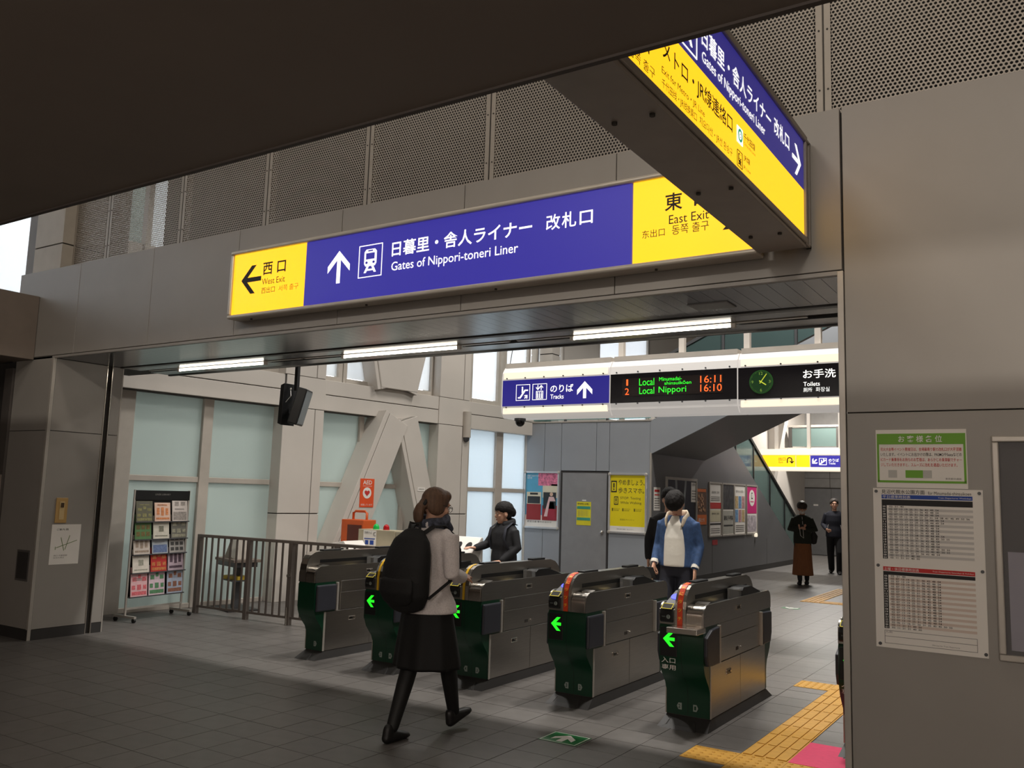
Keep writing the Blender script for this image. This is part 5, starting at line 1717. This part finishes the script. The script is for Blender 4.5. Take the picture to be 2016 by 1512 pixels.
def hand(mb, wrist, d, n, thumb_side, curl=0.5, k=1.0):
    """palm, four unequal bent fingers and a thumb leaving the side of the palm"""
    w, d, n = Vector(wrist), Vector(d).normalized(), Vector(n)
    n = (n - d * n.dot(d)).normalized()          # palm faces n
    s = d.cross(n).normalized() * thumb_side      # towards the thumb
    mb.tube([w - d * .015 * k, w + d * .035 * k, w + d * .085 * k], [(.022 * k, .017 * k), (.036 * k, .015 * k), (.038 * k, .012 * k)], 10, wide=s)
    for i, (off, ln) in enumerate(((.028, .068), (.010, .076), (-.009, .071), (-.027, .056))):
        b = w + d * .085 * k + s * off * k
        a1, a2, a3 = curl * .5, curl * 1.1, curl * 1.7
        p = [b - d * .02 * k, b]
        for ang, f in ((a1, .42), (a2, .32), (a3, .26)):
            p.append(p[-1] + (d * cos(ang) + n * sin(ang)) * ln * f * k)
        mb.tube(p, [.0085 * k, .0088 * k, .0082 * k, .0075 * k, .0062 * k], 8, wide=s)
    b = w + d * .025 * k + s * .030 * k
    mb.tube([b - s * .012 * k, b, b + (d * .75 + s * .62 + n * .25) * .034 * k, b + (d * 1.55 + s * .85 + n * .7) * .034 * k], [.012 * k, .0115 * k, .0098 * k, .0075 * k], 8, wide=n)


def head(mb, c, rot, k=1.0):
    """skull, jaw, nose, ears; rot turns the head, +y is where it looks"""
    def P(x, y, z):
        return Vector(c) + rot @ (Vector((x, y, z)) * k)
    R3 = rot
    mb.ball(P(0, -.012, .025), (.074 * k, .093 * k, .093 * k), rot=R3)
    mb.ball(P(0, .018, -.035), (.058 * k, .068 * k, .078 * k), rot=R3)
    mb.ball(P(0, .052, -.088), (.028 * k, .024 * k, .022 * k), rot=R3)
    mb.tube([P(0, .078, .012), P(0, .094, -.022), P(0, .090, -.034)], [.009 * k, .013 * k, .012 * k], 8, wide=rot @ Vector((1, 0, 0)))
    mb.ball(P(0, .078, .028), (.046 * k, .014 * k, .012 * k), rot=R3)
    for s_ in (-1, 1):
        mb.ball(P(s_ * .075, -.008, -.012), (.012 * k, .022 * k, .034 * k), rot=R3)
        mb.ball(P(s_ * .040, .058, -.020), (.022 * k, .018 * k, .018 * k), rot=R3)


def face_parts(parent, c, rot, k=1.0, mouth=True):
    def P(x, y, z):
        return Vector(c) + rot @ (Vector((x, y, z)) * k)
    for s_ in (-1, 1):
        e = MB().ball(P(s_ * .031, .076, .006), (.011 * k, .006 * k, .005 * k), 10, 7, rot).build('eye', M_eyew, parent, smooth=True)
        MB().ball(P(s_ * .031, .079, .006), (.006 * k, .005 * k, .005 * k), 8, 6, rot).build('iris', M_eyed, e, smooth=True)
        MB().tube([P(s_ * .016, .089, .025), P(s_ * .032, .086, .030), P(s_ * .048, .076, .026)], [.003 * k] * 3, 6).build('eyebrow', M_hair_k, parent)
    if mouth:
        MB().ball(P(0, .084, -.062), (.022 * k, .008 * k, .007 * k), 10, 7, rot).build('mouth', M_lip, parent, smooth=True)


def leg(mb, hip, knee, ank, r0, r1, r2, cut=None):
    hip, knee, ank = Vector(hip), Vector(knee), Vector(ank)
    mb.tube([hip + V(0, 0, .06), hip, hip.lerp(knee, .5), knee, knee.lerp(ank, .3), ank], [r0, r0, (r0 * .55 + r1 * .45), r1, r1 * .95, r2], 12)


def shoe(parent, heel, toe, m, w=.042, name='shoe'):
    h, t = Vector(heel), Vector(toe)
    d = (t - h)
    s = d.cross(V(0, 0, 1)).normalized()
    u = s.cross(d).normalized()
    mb = MB()
    L = d.length
    dn = d / L
    mb.tube([h + dn * .02 + u * .032, h + dn * .07 + u * .040, h + dn * L * .55 + u * .034, h + dn * L * .8 + u * .026, h + dn * (L - .02) + u * .022],
            [(w * .8, .034), (w * .85, .042), (w, .033), (w * 1.02, .024), (w * .75, .018)], 12, wide=s)
    mb.tube([h + dn * .03 + u * .05, h + dn * .035 + u * .085], [(w * .8, .04), (w * .78, .038)], 10, wide=s)
    return mb.build(name, m, parent, remesh=.007, iters=3)


def torso(mb, zs_, g=0.0, ends=False):
    """stack of ellipses (z, half width, half depth, y shift)"""
    mb.tube([V(0, y, z) for z, a, b, y in zs_], [(a + g, b + g) for z, a, b, y in zs_], 20, wide=(1, 0, 0), round_ends=ends)


def arm(mb, sh, el, wr, r0, r1, r2):
    sh, el, wr = Vector(sh), Vector(el), Vector(wr)
    mb.tube([sh + (V(0, 0, sh.z) - sh) * .18, sh, sh.lerp(el, .5), el, el.lerp(wr, .35), wr], [r0 * .9, r0, r0 * .9, r1, r1 * .97, r2], 12)


E3 = Matrix.Identity(3)


def rotz(a):
    return Matrix.Rotation(a, 3, 'Z')


def rotx(a):
    return Matrix.Rotation(a, 3, 'X')


# ------------------------------------------------------------ woman with backpack walking to the gates
w1_ = thing('person', (-3.585, 4.60, 0), 'woman in grey blazer, black skirt and backpack walking to the gates', 'person', 0.0)
HC, HR = V(.012, .035, 1.452), rotz(-.45) @ rotx(-.22)
b = MB()
TZ = [(.78, .150, .105, -.005), (.88, .145, .10, 0), (.98, .118, .085, .005), (1.10, .132, .095, .0), (1.20, .150, .098, -.005), (1.27, .150, .085, -.008), (1.315, .085, .06, -.005)]
torso(b, TZ)
b.tube([V(0, -.01, 1.29), V(0, .01, 1.36), V(.005, .025, 1.41)], [.052, .047, .05], 12)
head(b, HC, HR, .98)
SR, ER, WR_ = V(.168, -.01, 1.262), V(.205, -.03, 1.03), V(.105, .235, .985)
SL_, EL, WL = V(-.168, -.01, 1.262), V(-.205, -.02, 1.03), V(-.12, .20, .985)
arm(b, SR, ER, WR_, .043, .035, .024)
arm(b, SL_, EL, WL, .043, .035, .024)
hand(b, WR_ + V(-.01, .012, 0), V(-.30, .95, .06), V(-.5, -.1, -1), -1, .35)
hand(b, WL + V(.01, .012, 0), V(.35, .9, -.05), V(.3, 0, -1), 1, .6)
HL_, KL, AL = V(-.078, 0, .80), V(-.085, -.05, .43), V(-.055, -.235, .09)
HR_, KR, AR = V(.078, 0, .80), V(.075, .14, .44), V(.045, .265, .105)
leg(b, HL_, KL, AL, .078, .052, .034)
leg(b, HR_, KR, AR, .078, .052, .034)
b.build('body', M_skin, w1_, remesh=.008, iters=3)
face_parts(w1_, HC, HR, .98)
M_tights = mat('black_tights', (13, 12, 12), .6, var=.1)
t = MB()
leg(t, HL_, KL, AL, .085, .058, .040)
t.build('tights', M_tights, w1_, remesh=.010, iters=3)
t = MB()
leg(t, HR_, KR, AR, .085, .058, .040)
t.build('tights', M_tights, w1_, remesh=.010, iters=3)
shoe(w1_, (-.06, -.30, .0), (-.045, -.085, .0), mat('black_shoe', (20, 18, 18), .5))
shoe(w1_, (.045, .225, .012), (.075, .425, .085), mat('black_shoe', (20, 18, 18), .5))
# skirt with folds
M_skirt = mat('black_skirt', (10, 9, 10), .75, var=.1)
sk_ = MB()
rings = []
nseg = 48
for (z, a, bb, y0) in ((1.0, .128, .098, .005), (.92, .155, .118, 0), (.82, .172, .135, 0), (.70, .190, .155, .005), (.56, .212, .180, .012), (.425, .230, .205, .02)):
    amp = .012 * (1.0 - z) * 1.6
    rings.append([(a * cos(2 * pi * k / nseg) * (1 + amp / .2 * sin(2 * pi * k / nseg * 9)), y0 + bb * sin(2 * pi * k / nseg) * (1 + amp / .2 * sin(2 * pi * k / nseg * 9)), z) for k in range(nseg)])
vs_ = [p for r in rings for p in r]
fs_ = [(i * nseg + k, i * nseg + (k + 1) % nseg, (i + 1) * nseg + (k + 1) % nseg, (i + 1) * nseg + k) for i in range(len(rings) - 1) for k in range(nseg)]
sk_.add(vs_, fs_)
o = sk_.build('skirt', M_skirt, w1_, smooth=True)
sd = o.modifiers.new('solid', 'SOLIDIFY')
sd.thickness = .006
ss = o.modifiers.new('sub', 'SUBSURF')
ss.levels = ss.render_levels = 1
# blazer
M_blz = mat('grey_tweed_blazer', (222, 213, 211), .85, var=.12, scale=120, bump=.15, bscale=220)
j = MB()
torso(j, [(.775, .205, .172, -.0), (.84, .190, .152, 0), (.92, .150, .112, 0), (1.0, .140, .105, .004), (1.10, .150, .112, 0), (1.20, .166, .112, -.006), (1.262, .162, .098, -.01), (1.31, .098, .075, -.01), (1.325, .075, .065, -.01)], .004)
arm(j, SR, ER, WR_.lerp(ER, .12), .062, .052, .042)
arm(j, SL_, EL, WL.lerp(EL, .12), .062, .052, .042)
jo = j.build('blazer', M_blz, w1_, remesh=.009, iters=5)
MB().tube([V(-.07, -.05, 1.325), V(-.03, -.075, 1.335), V(.03, -.075, 1.335), V(.07, -.05, 1.325), V(.075, .03, 1.305)], [(.022, .010)] * 5, 10, wide=(0, 0, 1)).build('collar', M_blz, w1_, smooth=True)
# scarf: loops of dark check round the neck
M_scarf = mat('dark_check_scarf', (70, 73, 86), .9, var=.8, scale=34, bump=.3, bscale=80)
s_ = MB()
pts = []
for k in range(15):
    a = 2 * pi * k / 14
    pts.append(V(.088 * sin(a), .022 + .082 * cos(a), 1.352 + .022 * cos(a) + .006 * sin(3 * a)))
s_.tube(pts, [(.042, .030)] * 15, 12, wide=(0, 0, 1))
s_.tube([V(.0, .10, 1.37), V(.05, .11, 1.33), V(.075, .12, 1.30)], [(.038, .02), (.04, .022), (.03, .015)], 10)
s_.build('scarf', M_scarf, w1_, remesh=.008, iters=3)
# hair gathered low at the back
hh = MB()


def HP(x, y, z):
    return HC + HR @ V(x, y, z)


hh.ball(HP(0, -.020, .038), (.083, .098, .090), rot=HR)
hh.ball(HP(0, .040, .078), (.062, .045, .042), rot=HR)
for q_ in (-1, 1):
    hh.ball(HP(q_ * .058, -.03, -.01), (.030, .066, .055), rot=HR)
hh.tube([HP(0, -.09, .01), HP(.0, -.112, -.03), HP(.0, -.118, -.07), HP(.0, -.108, -.115), HP(.0, -.10, -.135)], [(.030, .026), (.044, .032), (.050, .034), (.044, .028), (.026, .016)], 14, wide=HR @ V(1, 0, 0))
hh.build('hair', M_hair_b, w1_, remesh=.0075, iters=4)
MB().tube([HP(.034 * cos(a), -.100 + .010 * sin(a), .006 + .030 * sin(a)) for a in [2 * pi * k / 12 for k in range(13)]], [.013] * 13, 8).build('scrunchie', M_ink, w1_, smooth=True)
MB().tube([HP(.076, -.01, .012), HP(.076, .05, .010), HP(.062, .088, .006)], [.0022] * 3, 6).build('glasses_arm', M_ink, w1_)
gl = MB()
for q_ in (-1, 1):
    gl.tube([HP(q_ * .033 + .024 * cos(a), .092, .002 + .018 * sin(a)) for a in [2 * pi * k / 12 for k in range(13)]], [.0018] * 13, 6)
gl.build('glasses', M_ink, w1_)

# backpack worn by her
bp = thing('backpack', (-3.585, 4.60, 0), 'black fabric backpack on the back of the woman in the blazer', 'backpack')
M_bp = mat('black_nylon', (16, 15, 16), .75, var=.15, scale=14, bump=.2, bscale=60)
q = MB()
BX = -.012
q.tube([V(BX, -.21, .86), V(BX, -.222, .90), V(BX, -.228, .98), V(BX, -.218, 1.07), V(BX, -.198, 1.16), V(BX, -.178, 1.235), V(BX, -.160, 1.28)],
       [(.160, .080), (.178, .098), (.180, .106), (.176, .102), (.164, .088), (.140, .066), (.095, .038)], 20, wide=(1, 0, 0))
q.build('bag_body', M_bp, bp, remesh=.010, iters=6)
q = MB()
q.tube([V(BX, -.295, .865), V(BX, -.315, .92), V(BX, -.312, .99), V(BX, -.295, 1.015)], [(.115, .03), (.135, .034), (.132, .03), (.11, .014)], 16, wide=(1, 0, 0))
q.build('front_pocket', M_bp, bp, remesh=.009, iters=4)
MB().tube([V(BX - .15, -.29, .985), V(BX, -.335, 1.0), V(BX + .15, -.29, .985)], [.0035] * 3, 6).build('zip', M_ink, bp)
MB().tube([V(BX - .045, -.16, 1.285), V(BX - .04, -.15, 1.345), V(BX + .04, -.15, 1.345), V(BX + .045, -.16, 1.285)], [(.014, .005)] * 4, 8).build('grab_handle', M_bp, bp, smooth=True)
for sx in (-1, 1):
    st_ = MB()
    x0 = sx * .085
    st_.tube([V(x0 * .7 + BX * .3, -.15, 1.28), V(x0, -.085, 1.325), V(sx * .108, -.01, 1.330), V(sx * .125, .085, 1.265), V(sx * .140, .12, 1.17), V(sx * .180, .07, 1.07), V(sx * .200, -.04, .985), V(sx * .165, -.21, .885)],
             [(.026, .006)] * 6 + [(.016, .004)] * 2, 10, wide=(1, 0, 0))
    st_.build('shoulder_strap', M_bp, bp, smooth=True)


# ------------------------------------------------------------ generic dressed figure for the others
def figure(loc, phi, label, sh_z, hip_z, top_m, low_m, head_c, head_r, hair_m, arms, hands, legs, feet, kind='trousers', fem=False, hem=None, voxel=.011, fl=1.62, fringe=True, long_hair=None):
    p = thing('person', loc, label, 'person', phi)
    hw = .150 if fem else .172
    zw = hip_z + (sh_z - hip_z) * .38
    Z = [(hip_z - .05, hw * .93, .105, 0), (hip_z + .06, hw * .92, .10, 0), (zw, hw * .82, .09, .0), (sh_z - .18, hw * .93, .10, 0), (sh_z - .06, hw, .10, -.005), (sh_z, hw * .95, .085, -.01), (sh_z + .045, hw * .55, .06, -.01)]
    b = MB()
    torso(b, Z)
    hc = Vector(head_c)
    b.tube([V(0, -.01, sh_z + .02), V(0, 0, sh_z).lerp(hc, .45), hc + head_r @ V(0, -.01, -.06)], [.055, .05, .05], 12)
    head(b, hc, head_r)
    for (s, e, w), (d, n, ts, cu) in zip(arms, hands):
        arm(b, s, e, w, .045, .036, .026)
        hand(b, Vector(w) + Vector(d).normalized() * .012, d, n, ts, cu)
    for (h, k, a) in legs:
        leg(b, h, k, a, .082, .055, .037)
    b.build('body', M_skin, p, remesh=.0085, iters=3)
    face_parts(p, hc, head_r)
    # upper garment
    g = MB()
    hm = hip_z - .06 if hem is None else hem
    torso(g, [(hm, hw + .012, .128, 0), (max(hm + .03, hip_z + .08), hw + .01, .125, 0), (zw, hw + .0, .115, 0), (sh_z - .18, hw + .008, .122, 0), (sh_z - .06, hw + .012, .118, -.005), (sh_z, hw + .002, .10, -.012), (sh_z + .05, hw * .62, .078, -.012)], .008)
    for (s, e, w) in arms:
        arm(g, s, e, Vector(w).lerp(Vector(e), .08), .059, .052, .042)
    g.build('jacket', top_m, p, remesh=voxel, iters=5)
    if kind == 'trousers':
        lo = MB()
        torso(lo, [(hip_z - .08, hw + .0, .115, 0), (hip_z + .02, hw + .002, .118, 0), (hip_z + .12, hw - .01, .108, 0)], .004)
        for (h, k, a) in legs:
            leg(lo, h, k, Vector(a) + V(0, 0, -.03), .098, .078, .066)
        lo.build('trousers', low_m, p, remesh=voxel, iters=5)
    else:
        lo = MB()
        torso(lo, [(.17, hw + .045, .16, .01), (.35, hw + .03, .15, .01), (.6, hw + .015, .14, 0), (hip_z - .05, hw + .004, .125, 0), (hip_z + .12, hw - .015, .105, 0)], .004)
        lo.build('skirt', low_m, p, remesh=voxel, iters=4)
        t = MB()
        for (h, k, a) in legs:
            leg(t, h, k, a, .085, .06, .045)
        t.build('socks', M_ink, p, remesh=voxel, iters=3)
    for (he, to) in feet:
        shoe(p, he, to, mat('black_shoe', (20, 18, 18), .5), .045)
    # hair
    hq = MB()

    def Q(x, y, z):
        return hc + head_r @ V(x, y, z)
    hq.ball(Q(0, -.020, .036), (.080, .096, .088), rot=head_r)
    hq.ball(Q(0, -.045, -.015), (.070, .058, .070), rot=head_r)
    rs_ = random.Random(int(abs(loc[0]) * 100))
    for q_ in range(44):
        a_ = 2 * pi * q_ / 44
        fr = max(0.0, sin(a_))                  # 1 in front
        bk_ = max(0.0, -sin(a_))
        te_ = fl + .55 * bk_ + .18 * (1 - fr) - (0.0 if fringe else .75 * fr ** 2) + .12 * rs_.random()
        pts_ = []
        for m_ in range(6):
            th = .12 + (te_ - .12) * m_ / 5
            ex = 1.0 + .05 * rs_.random()
            pts_.append(Q(.086 * ex * sin(th) * cos(a_), -.016 + .104 * ex * sin(th) * sin(a_), .030 + .098 * ex * cos(th)))
        hq.tube(pts_, [.013, .014, .014, .013, .011, .005], 6)
    if long_hair == 'bun':
        hq.ball(Q(.01, -.118, .005), (.045, .04, .055), rot=head_r)
    hq.build('hair', hair_m, p, remesh=.0055, iters=2)
    return p, Q


# denim jacket man leaving the gates
hr = rotz(-.1) @ rotx(-.95)
M_denim = mat('denim', (50, 76, 116), .8, var=.22, scale=30, bump=.2, bscale=150)
M_navy = mat('navy_trousers', (28, 29, 40), .8, var=.12)
p, Q = figure((-3.42, 8.45, 0), pi + .02, 'young man in denim jacket over white shirt looking down beyond the gates', 1.335, .86, M_denim, M_navy, (.0, .075, 1.50), hr, M_hair_k,
              [(V(-.17, -.01, 1.305), V(-.215, -.03, 1.08), V(-.205, .07, .87)), (V(.17, -.01, 1.305), V(.215, -.02, 1.08), V(.210, .10, .91))],
              [(V(-.05, .25, -1), V(1, 0, 0), 1, .5), (V(-.1, .6, -.8), V(-1, .2, 0), -1, 1.0)],
              [(V(-.085, 0, .84), V(-.09, .06, .46), V(-.085, .02, .08)), (V(.085, 0, .84), V(.10, .10, .47), V(.10, .0, .08))],
              [(V(-.09, -.04, 0), V(-.10, .22, 0)), (V(.10, -.06, 0), V(.12, .20, 0))], hem=.875, fl=1.9)
M_tee = mat('white_tshirt', (226, 220, 208), .9, var=.05, bump=.1, bscale=40)
te = MB()
te.tube([V(0, .088, .88), V(0, .092, 1.0), V(0, .092, 1.16), V(0, .074, 1.28), V(0, .035, 1.365)], [(.118, .062), (.114, .062), (.108, .062), (.096, .060), (.066, .05)], 18, wide=(1, 0, 0), round_ends=False)
te.build('t_shirt', M_tee, p, remesh=.009, iters=5)
M_sherpa = mat('cream_sherpa', (222, 206, 182), .95, var=.08, bump=.5, bscale=120)
co = MB()
for sx in (-1, 1):
    co.tube([V(0, -.085, 1.405), V(sx * .065, -.065, 1.41), V(sx * .105, .0, 1.385), V(sx * .095, .085, 1.335), V(sx * .085, .115, 1.28)], [(.035, .012), (.038, .016), (.040, .018), (.040, .016), (.022, .008)], 12, wide=(0, 0, 1))
co.build('collar', M_sherpa, p, remesh=.008, iters=3)
MB().tube([V(.2105, .087, .935), V(.210, .105, .905)], [.040, .040], 14, round_ends=False).build('cuff', M_tee, p)
MB().tube([V(-.206, .055, .905), V(-.205, .072, .872)], [.040, .040], 14, round_ends=False).build('cuff', M_tee, p)
PM = Matrix.Translation((-3.42, 8.45, 0)) @ Matrix.Rotation(pi + .02, 4, 'Z')
ph = tag(MB().box(-.038, .038, -.005, .005, -.075, .075).build('phone', M_black, bevel=.006), 'black phone held by the man in the denim jacket', 'phone')
ph.matrix_world = PM @ Matrix.Translation((.205, .19, .81)) @ Matrix.Rotation(-.7, 4, 'X')
tg = thing('tote_bag', (0, 0, 0), 'beige cloth bag hanging from the hand of the denim jacket man', 'bag')
M_tote = mat('beige_cloth', (186, 164, 136), .9, var=.1, bump=.3, bscale=50)
q = MB().tube([V(0, 0, .0), V(0, 0, .05), V(0, 0, .18), V(0, 0, .26)], [(.05, .02), (.065, .035), (.05, .03), (.02, .012)], 14, wide=(0, 1, 0)).build('bag_body', M_tote, tg, remesh=.008, iters=3)
MB().tube([V(0, -.02, .25), V(0, -.015, .36), V(0, .015, .36), V(0, .02, .25)], [.006] * 4, 8).build('handle', M_tote, tg)
tg.matrix_world = PM @ Matrix.Translation((.225, .13, .47))

# companion hidden behind him
figure((-3.93, 9.45, 0), pi + .3, 'person in dark clothes mostly hidden behind the denim jacket man', 1.345, .87, mat('dark_coat', (28, 27, 30), .85), M_navy, (.0, .03, 1.545), rotz(-.2), M_hair_k,
       [(V(-.172, -.01, 1.31), V(-.23, -.03, 1.09), V(-.22, .03, .88)), (V(.172, -.01, 1.31), V(.235, -.02, 1.09), V(.23, .05, .87))],
       [(V(0, .1, -1), V(1, 0, 0), 1, .5), (V(0, .1, -1), V(-1, 0, 0), -1, .5)],
       [(V(-.085, 0, .85), V(-.09, .04, .46), V(-.085, -.02, .08)), (V(.085, 0, .85), V(.10, .05, .47), V(.10, .0, .08))],
       [(V(-.09, -.06, 0), V(-.10, .18, 0)), (V(.10, -.06, 0), V(.12, .20, 0))])

# woman in a black hooded jacket by the white terminal
p, Q = figure((-5.50, 8.42, 0), 2.88, 'woman in black hooded jacket standing beside the white terminal', 1.165, .76, mat('black_hoodie', (22, 22, 26), .8, var=.15, bump=.2, bscale=20), M_navy, (.0, .03, 1.325), rotz(-.42) @ rotx(-.1), M_hair_k,
              [(V(-.15, -.01, 1.13), V(-.20, -.02, .95), V(-.12, .15, .80)), (V(.15, -.01, 1.13), V(.215, .07, .97), V(.20, .26, .93))],
              [(V(.2, .9, -.1), V(.3, 0, -1), 1, .5), (V(-.1, .95, .1), V(0, 0, -1), -1, .4)],
              [(V(-.08, 0, .74), V(-.085, .02, .40), V(-.08, 0, .08)), (V(.08, 0, .74), V(.085, .02, .40), V(.08, 0, .08))],
              [(V(-.08, -.06, 0), V(-.09, .17, 0)), (V(.08, -.06, 0), V(.09, .17, 0))], fem=True, long_hair='bun', fl=1.38)
hd = MB()
hd.tube([V(.085 * sin(a), -.02 + .085 * cos(a), 1.215 - .02 * cos(a)) for a in [pi * (-.8 + 1.6 * k / 10) + pi for k in range(11)]], [(.045, .03)] * 11, 12, wide=(0, 0, 1))
hd.build('hood', mat('black_hoodie', (22, 22, 26), .8), p, remesh=.009, iters=3)
for sx in (-1, 1):
    MB().tube([V(sx * .10, -.09, 1.20), V(sx * .115, .0, 1.225), V(sx * .125, .10, 1.16), V(sx * .13, .13, 1.04), V(sx * .15, .06, .92)], [(.022, .005)] * 5, 8, wide=(1, 0, 0)).build('bag_strap', mat('slate_strap', (44, 46, 56), .7), p, smooth=True)

# masked woman walking further back
p, Q = figure((-4.50, 17.42, 0), pi + .22, 'woman in dark green jacket, face mask and brown wide skirt walking towards the gates', 1.27, .83, mat('dark_green_jacket', (42, 46, 38), .85, var=.1), mat('brown_cloth', (140, 88, 54), .85, var=.12, scale=8, stretch=(8, 8, 1)), (.0, .06, 1.445), rotz(.1) @ rotx(-.38), mat('dark_brown_hair', (44, 32, 26), .5),
              [(V(-.15, -.01, 1.235), V(-.24, -.01, 1.03), V(-.06, .17, 1.05)), (V(.15, -.01, 1.235), V(.235, -.01, 1.03), V(.05, .18, 1.06))],
              [(V(.8, .5, .3), V(.2, -.3, 1), 1, .8), (V(-.8, .5, .3), V(-.2, -.3, 1), -1, .8)],
              [(V(-.08, 0, .80), V(-.08, .03, .44), V(-.07, -.08, .09)), (V(.08, 0, .80), V(.07, .08, .44), V(.05, .10, .09))],
              [(V(-.07, -.12, .0), V(-.07, .12, 0)), (V(.05, .06, 0), V(.06, .30, 0))], kind='skirt', fem=True)
MB().ball(Q(0, .062, -.050), (.052, .040, .046), rot=rotz(.1) @ rotx(-.38)).build('face_mask', mat('white_mask', (226, 222, 218), .8), p, smooth=True)
ph = tag(MB().box(-.036, .036, -.07, .07, -.005, .005).build('phone', M_black, bevel=.006), 'phone in the hands of the masked woman', 'phone')
ph.matrix_world = Matrix.Translation((-4.50, 17.42, 0)) @ Matrix.Rotation(pi + .22, 4, 'Z') @ Matrix.Translation((0, .25, 1.10)) @ Matrix.Rotation(.6, 4, 'X')
MB().tube([V(.04, .24, 1.06), V(.03, .22, .93), V(-.03, .2, .88), V(-.02, .16, 1.02), V(.0, .10, 1.28)], [.004] * 5, 6).build('earphone_cord', M_wink, p)
MB().tube([V(-.2, -.06, .80), V(-.21, -.02, .92), V(-.2, .0, 1.0)], [(.06, .04), (.07, .045), (.03, .02)], 12).build('shoulder_bag', M_ink, p, smooth=True)

# man in dark navy at the back
p, Q = figure((-4.60, 20.55, 0), pi + .2, 'older man in dark navy clothes walking at the back, cut by the portal edge', 1.34, .87, mat('navy_jacket', (26, 28, 40), .8, var=.1), mat('black_trousers', (20, 20, 22), .85), (.0, .03, 1.535), rotz(.15), mat('grey_hair', (70, 64, 60), .6),
              [(V(-.175, -.01, 1.31), V(-.25, -.02, 1.10), V(-.22, .04, .89)), (V(.175, -.01, 1.31), V(.25, -.03, 1.08), V(.17, .16, .98))],
              [(V(0, .1, -1), V(1, 0, 0), 1, .5), (V(-.4, .8, -.2), V(-1, .2, 0), -1, .9)],
              [(V(-.085, 0, .85), V(-.10, .10, .47), V(-.09, .08, .09)), (V(.085, 0, .85), V(.09, -.01, .46), V(.08, -.2, .12))],
              [(V(-.09, .04, 0), V(-.10, .29, 0)), (V(.08, -.25, .05), V(.09, -.01, 0.0))], fringe=False)
for sx in (-1, 1):
    MB().tube([V(sx * .13, .125, 1.08), V(sx * .15, .11, .96)], [.006, .006], 6).build('pocket_zip', M_wink, p)

finish_texts()
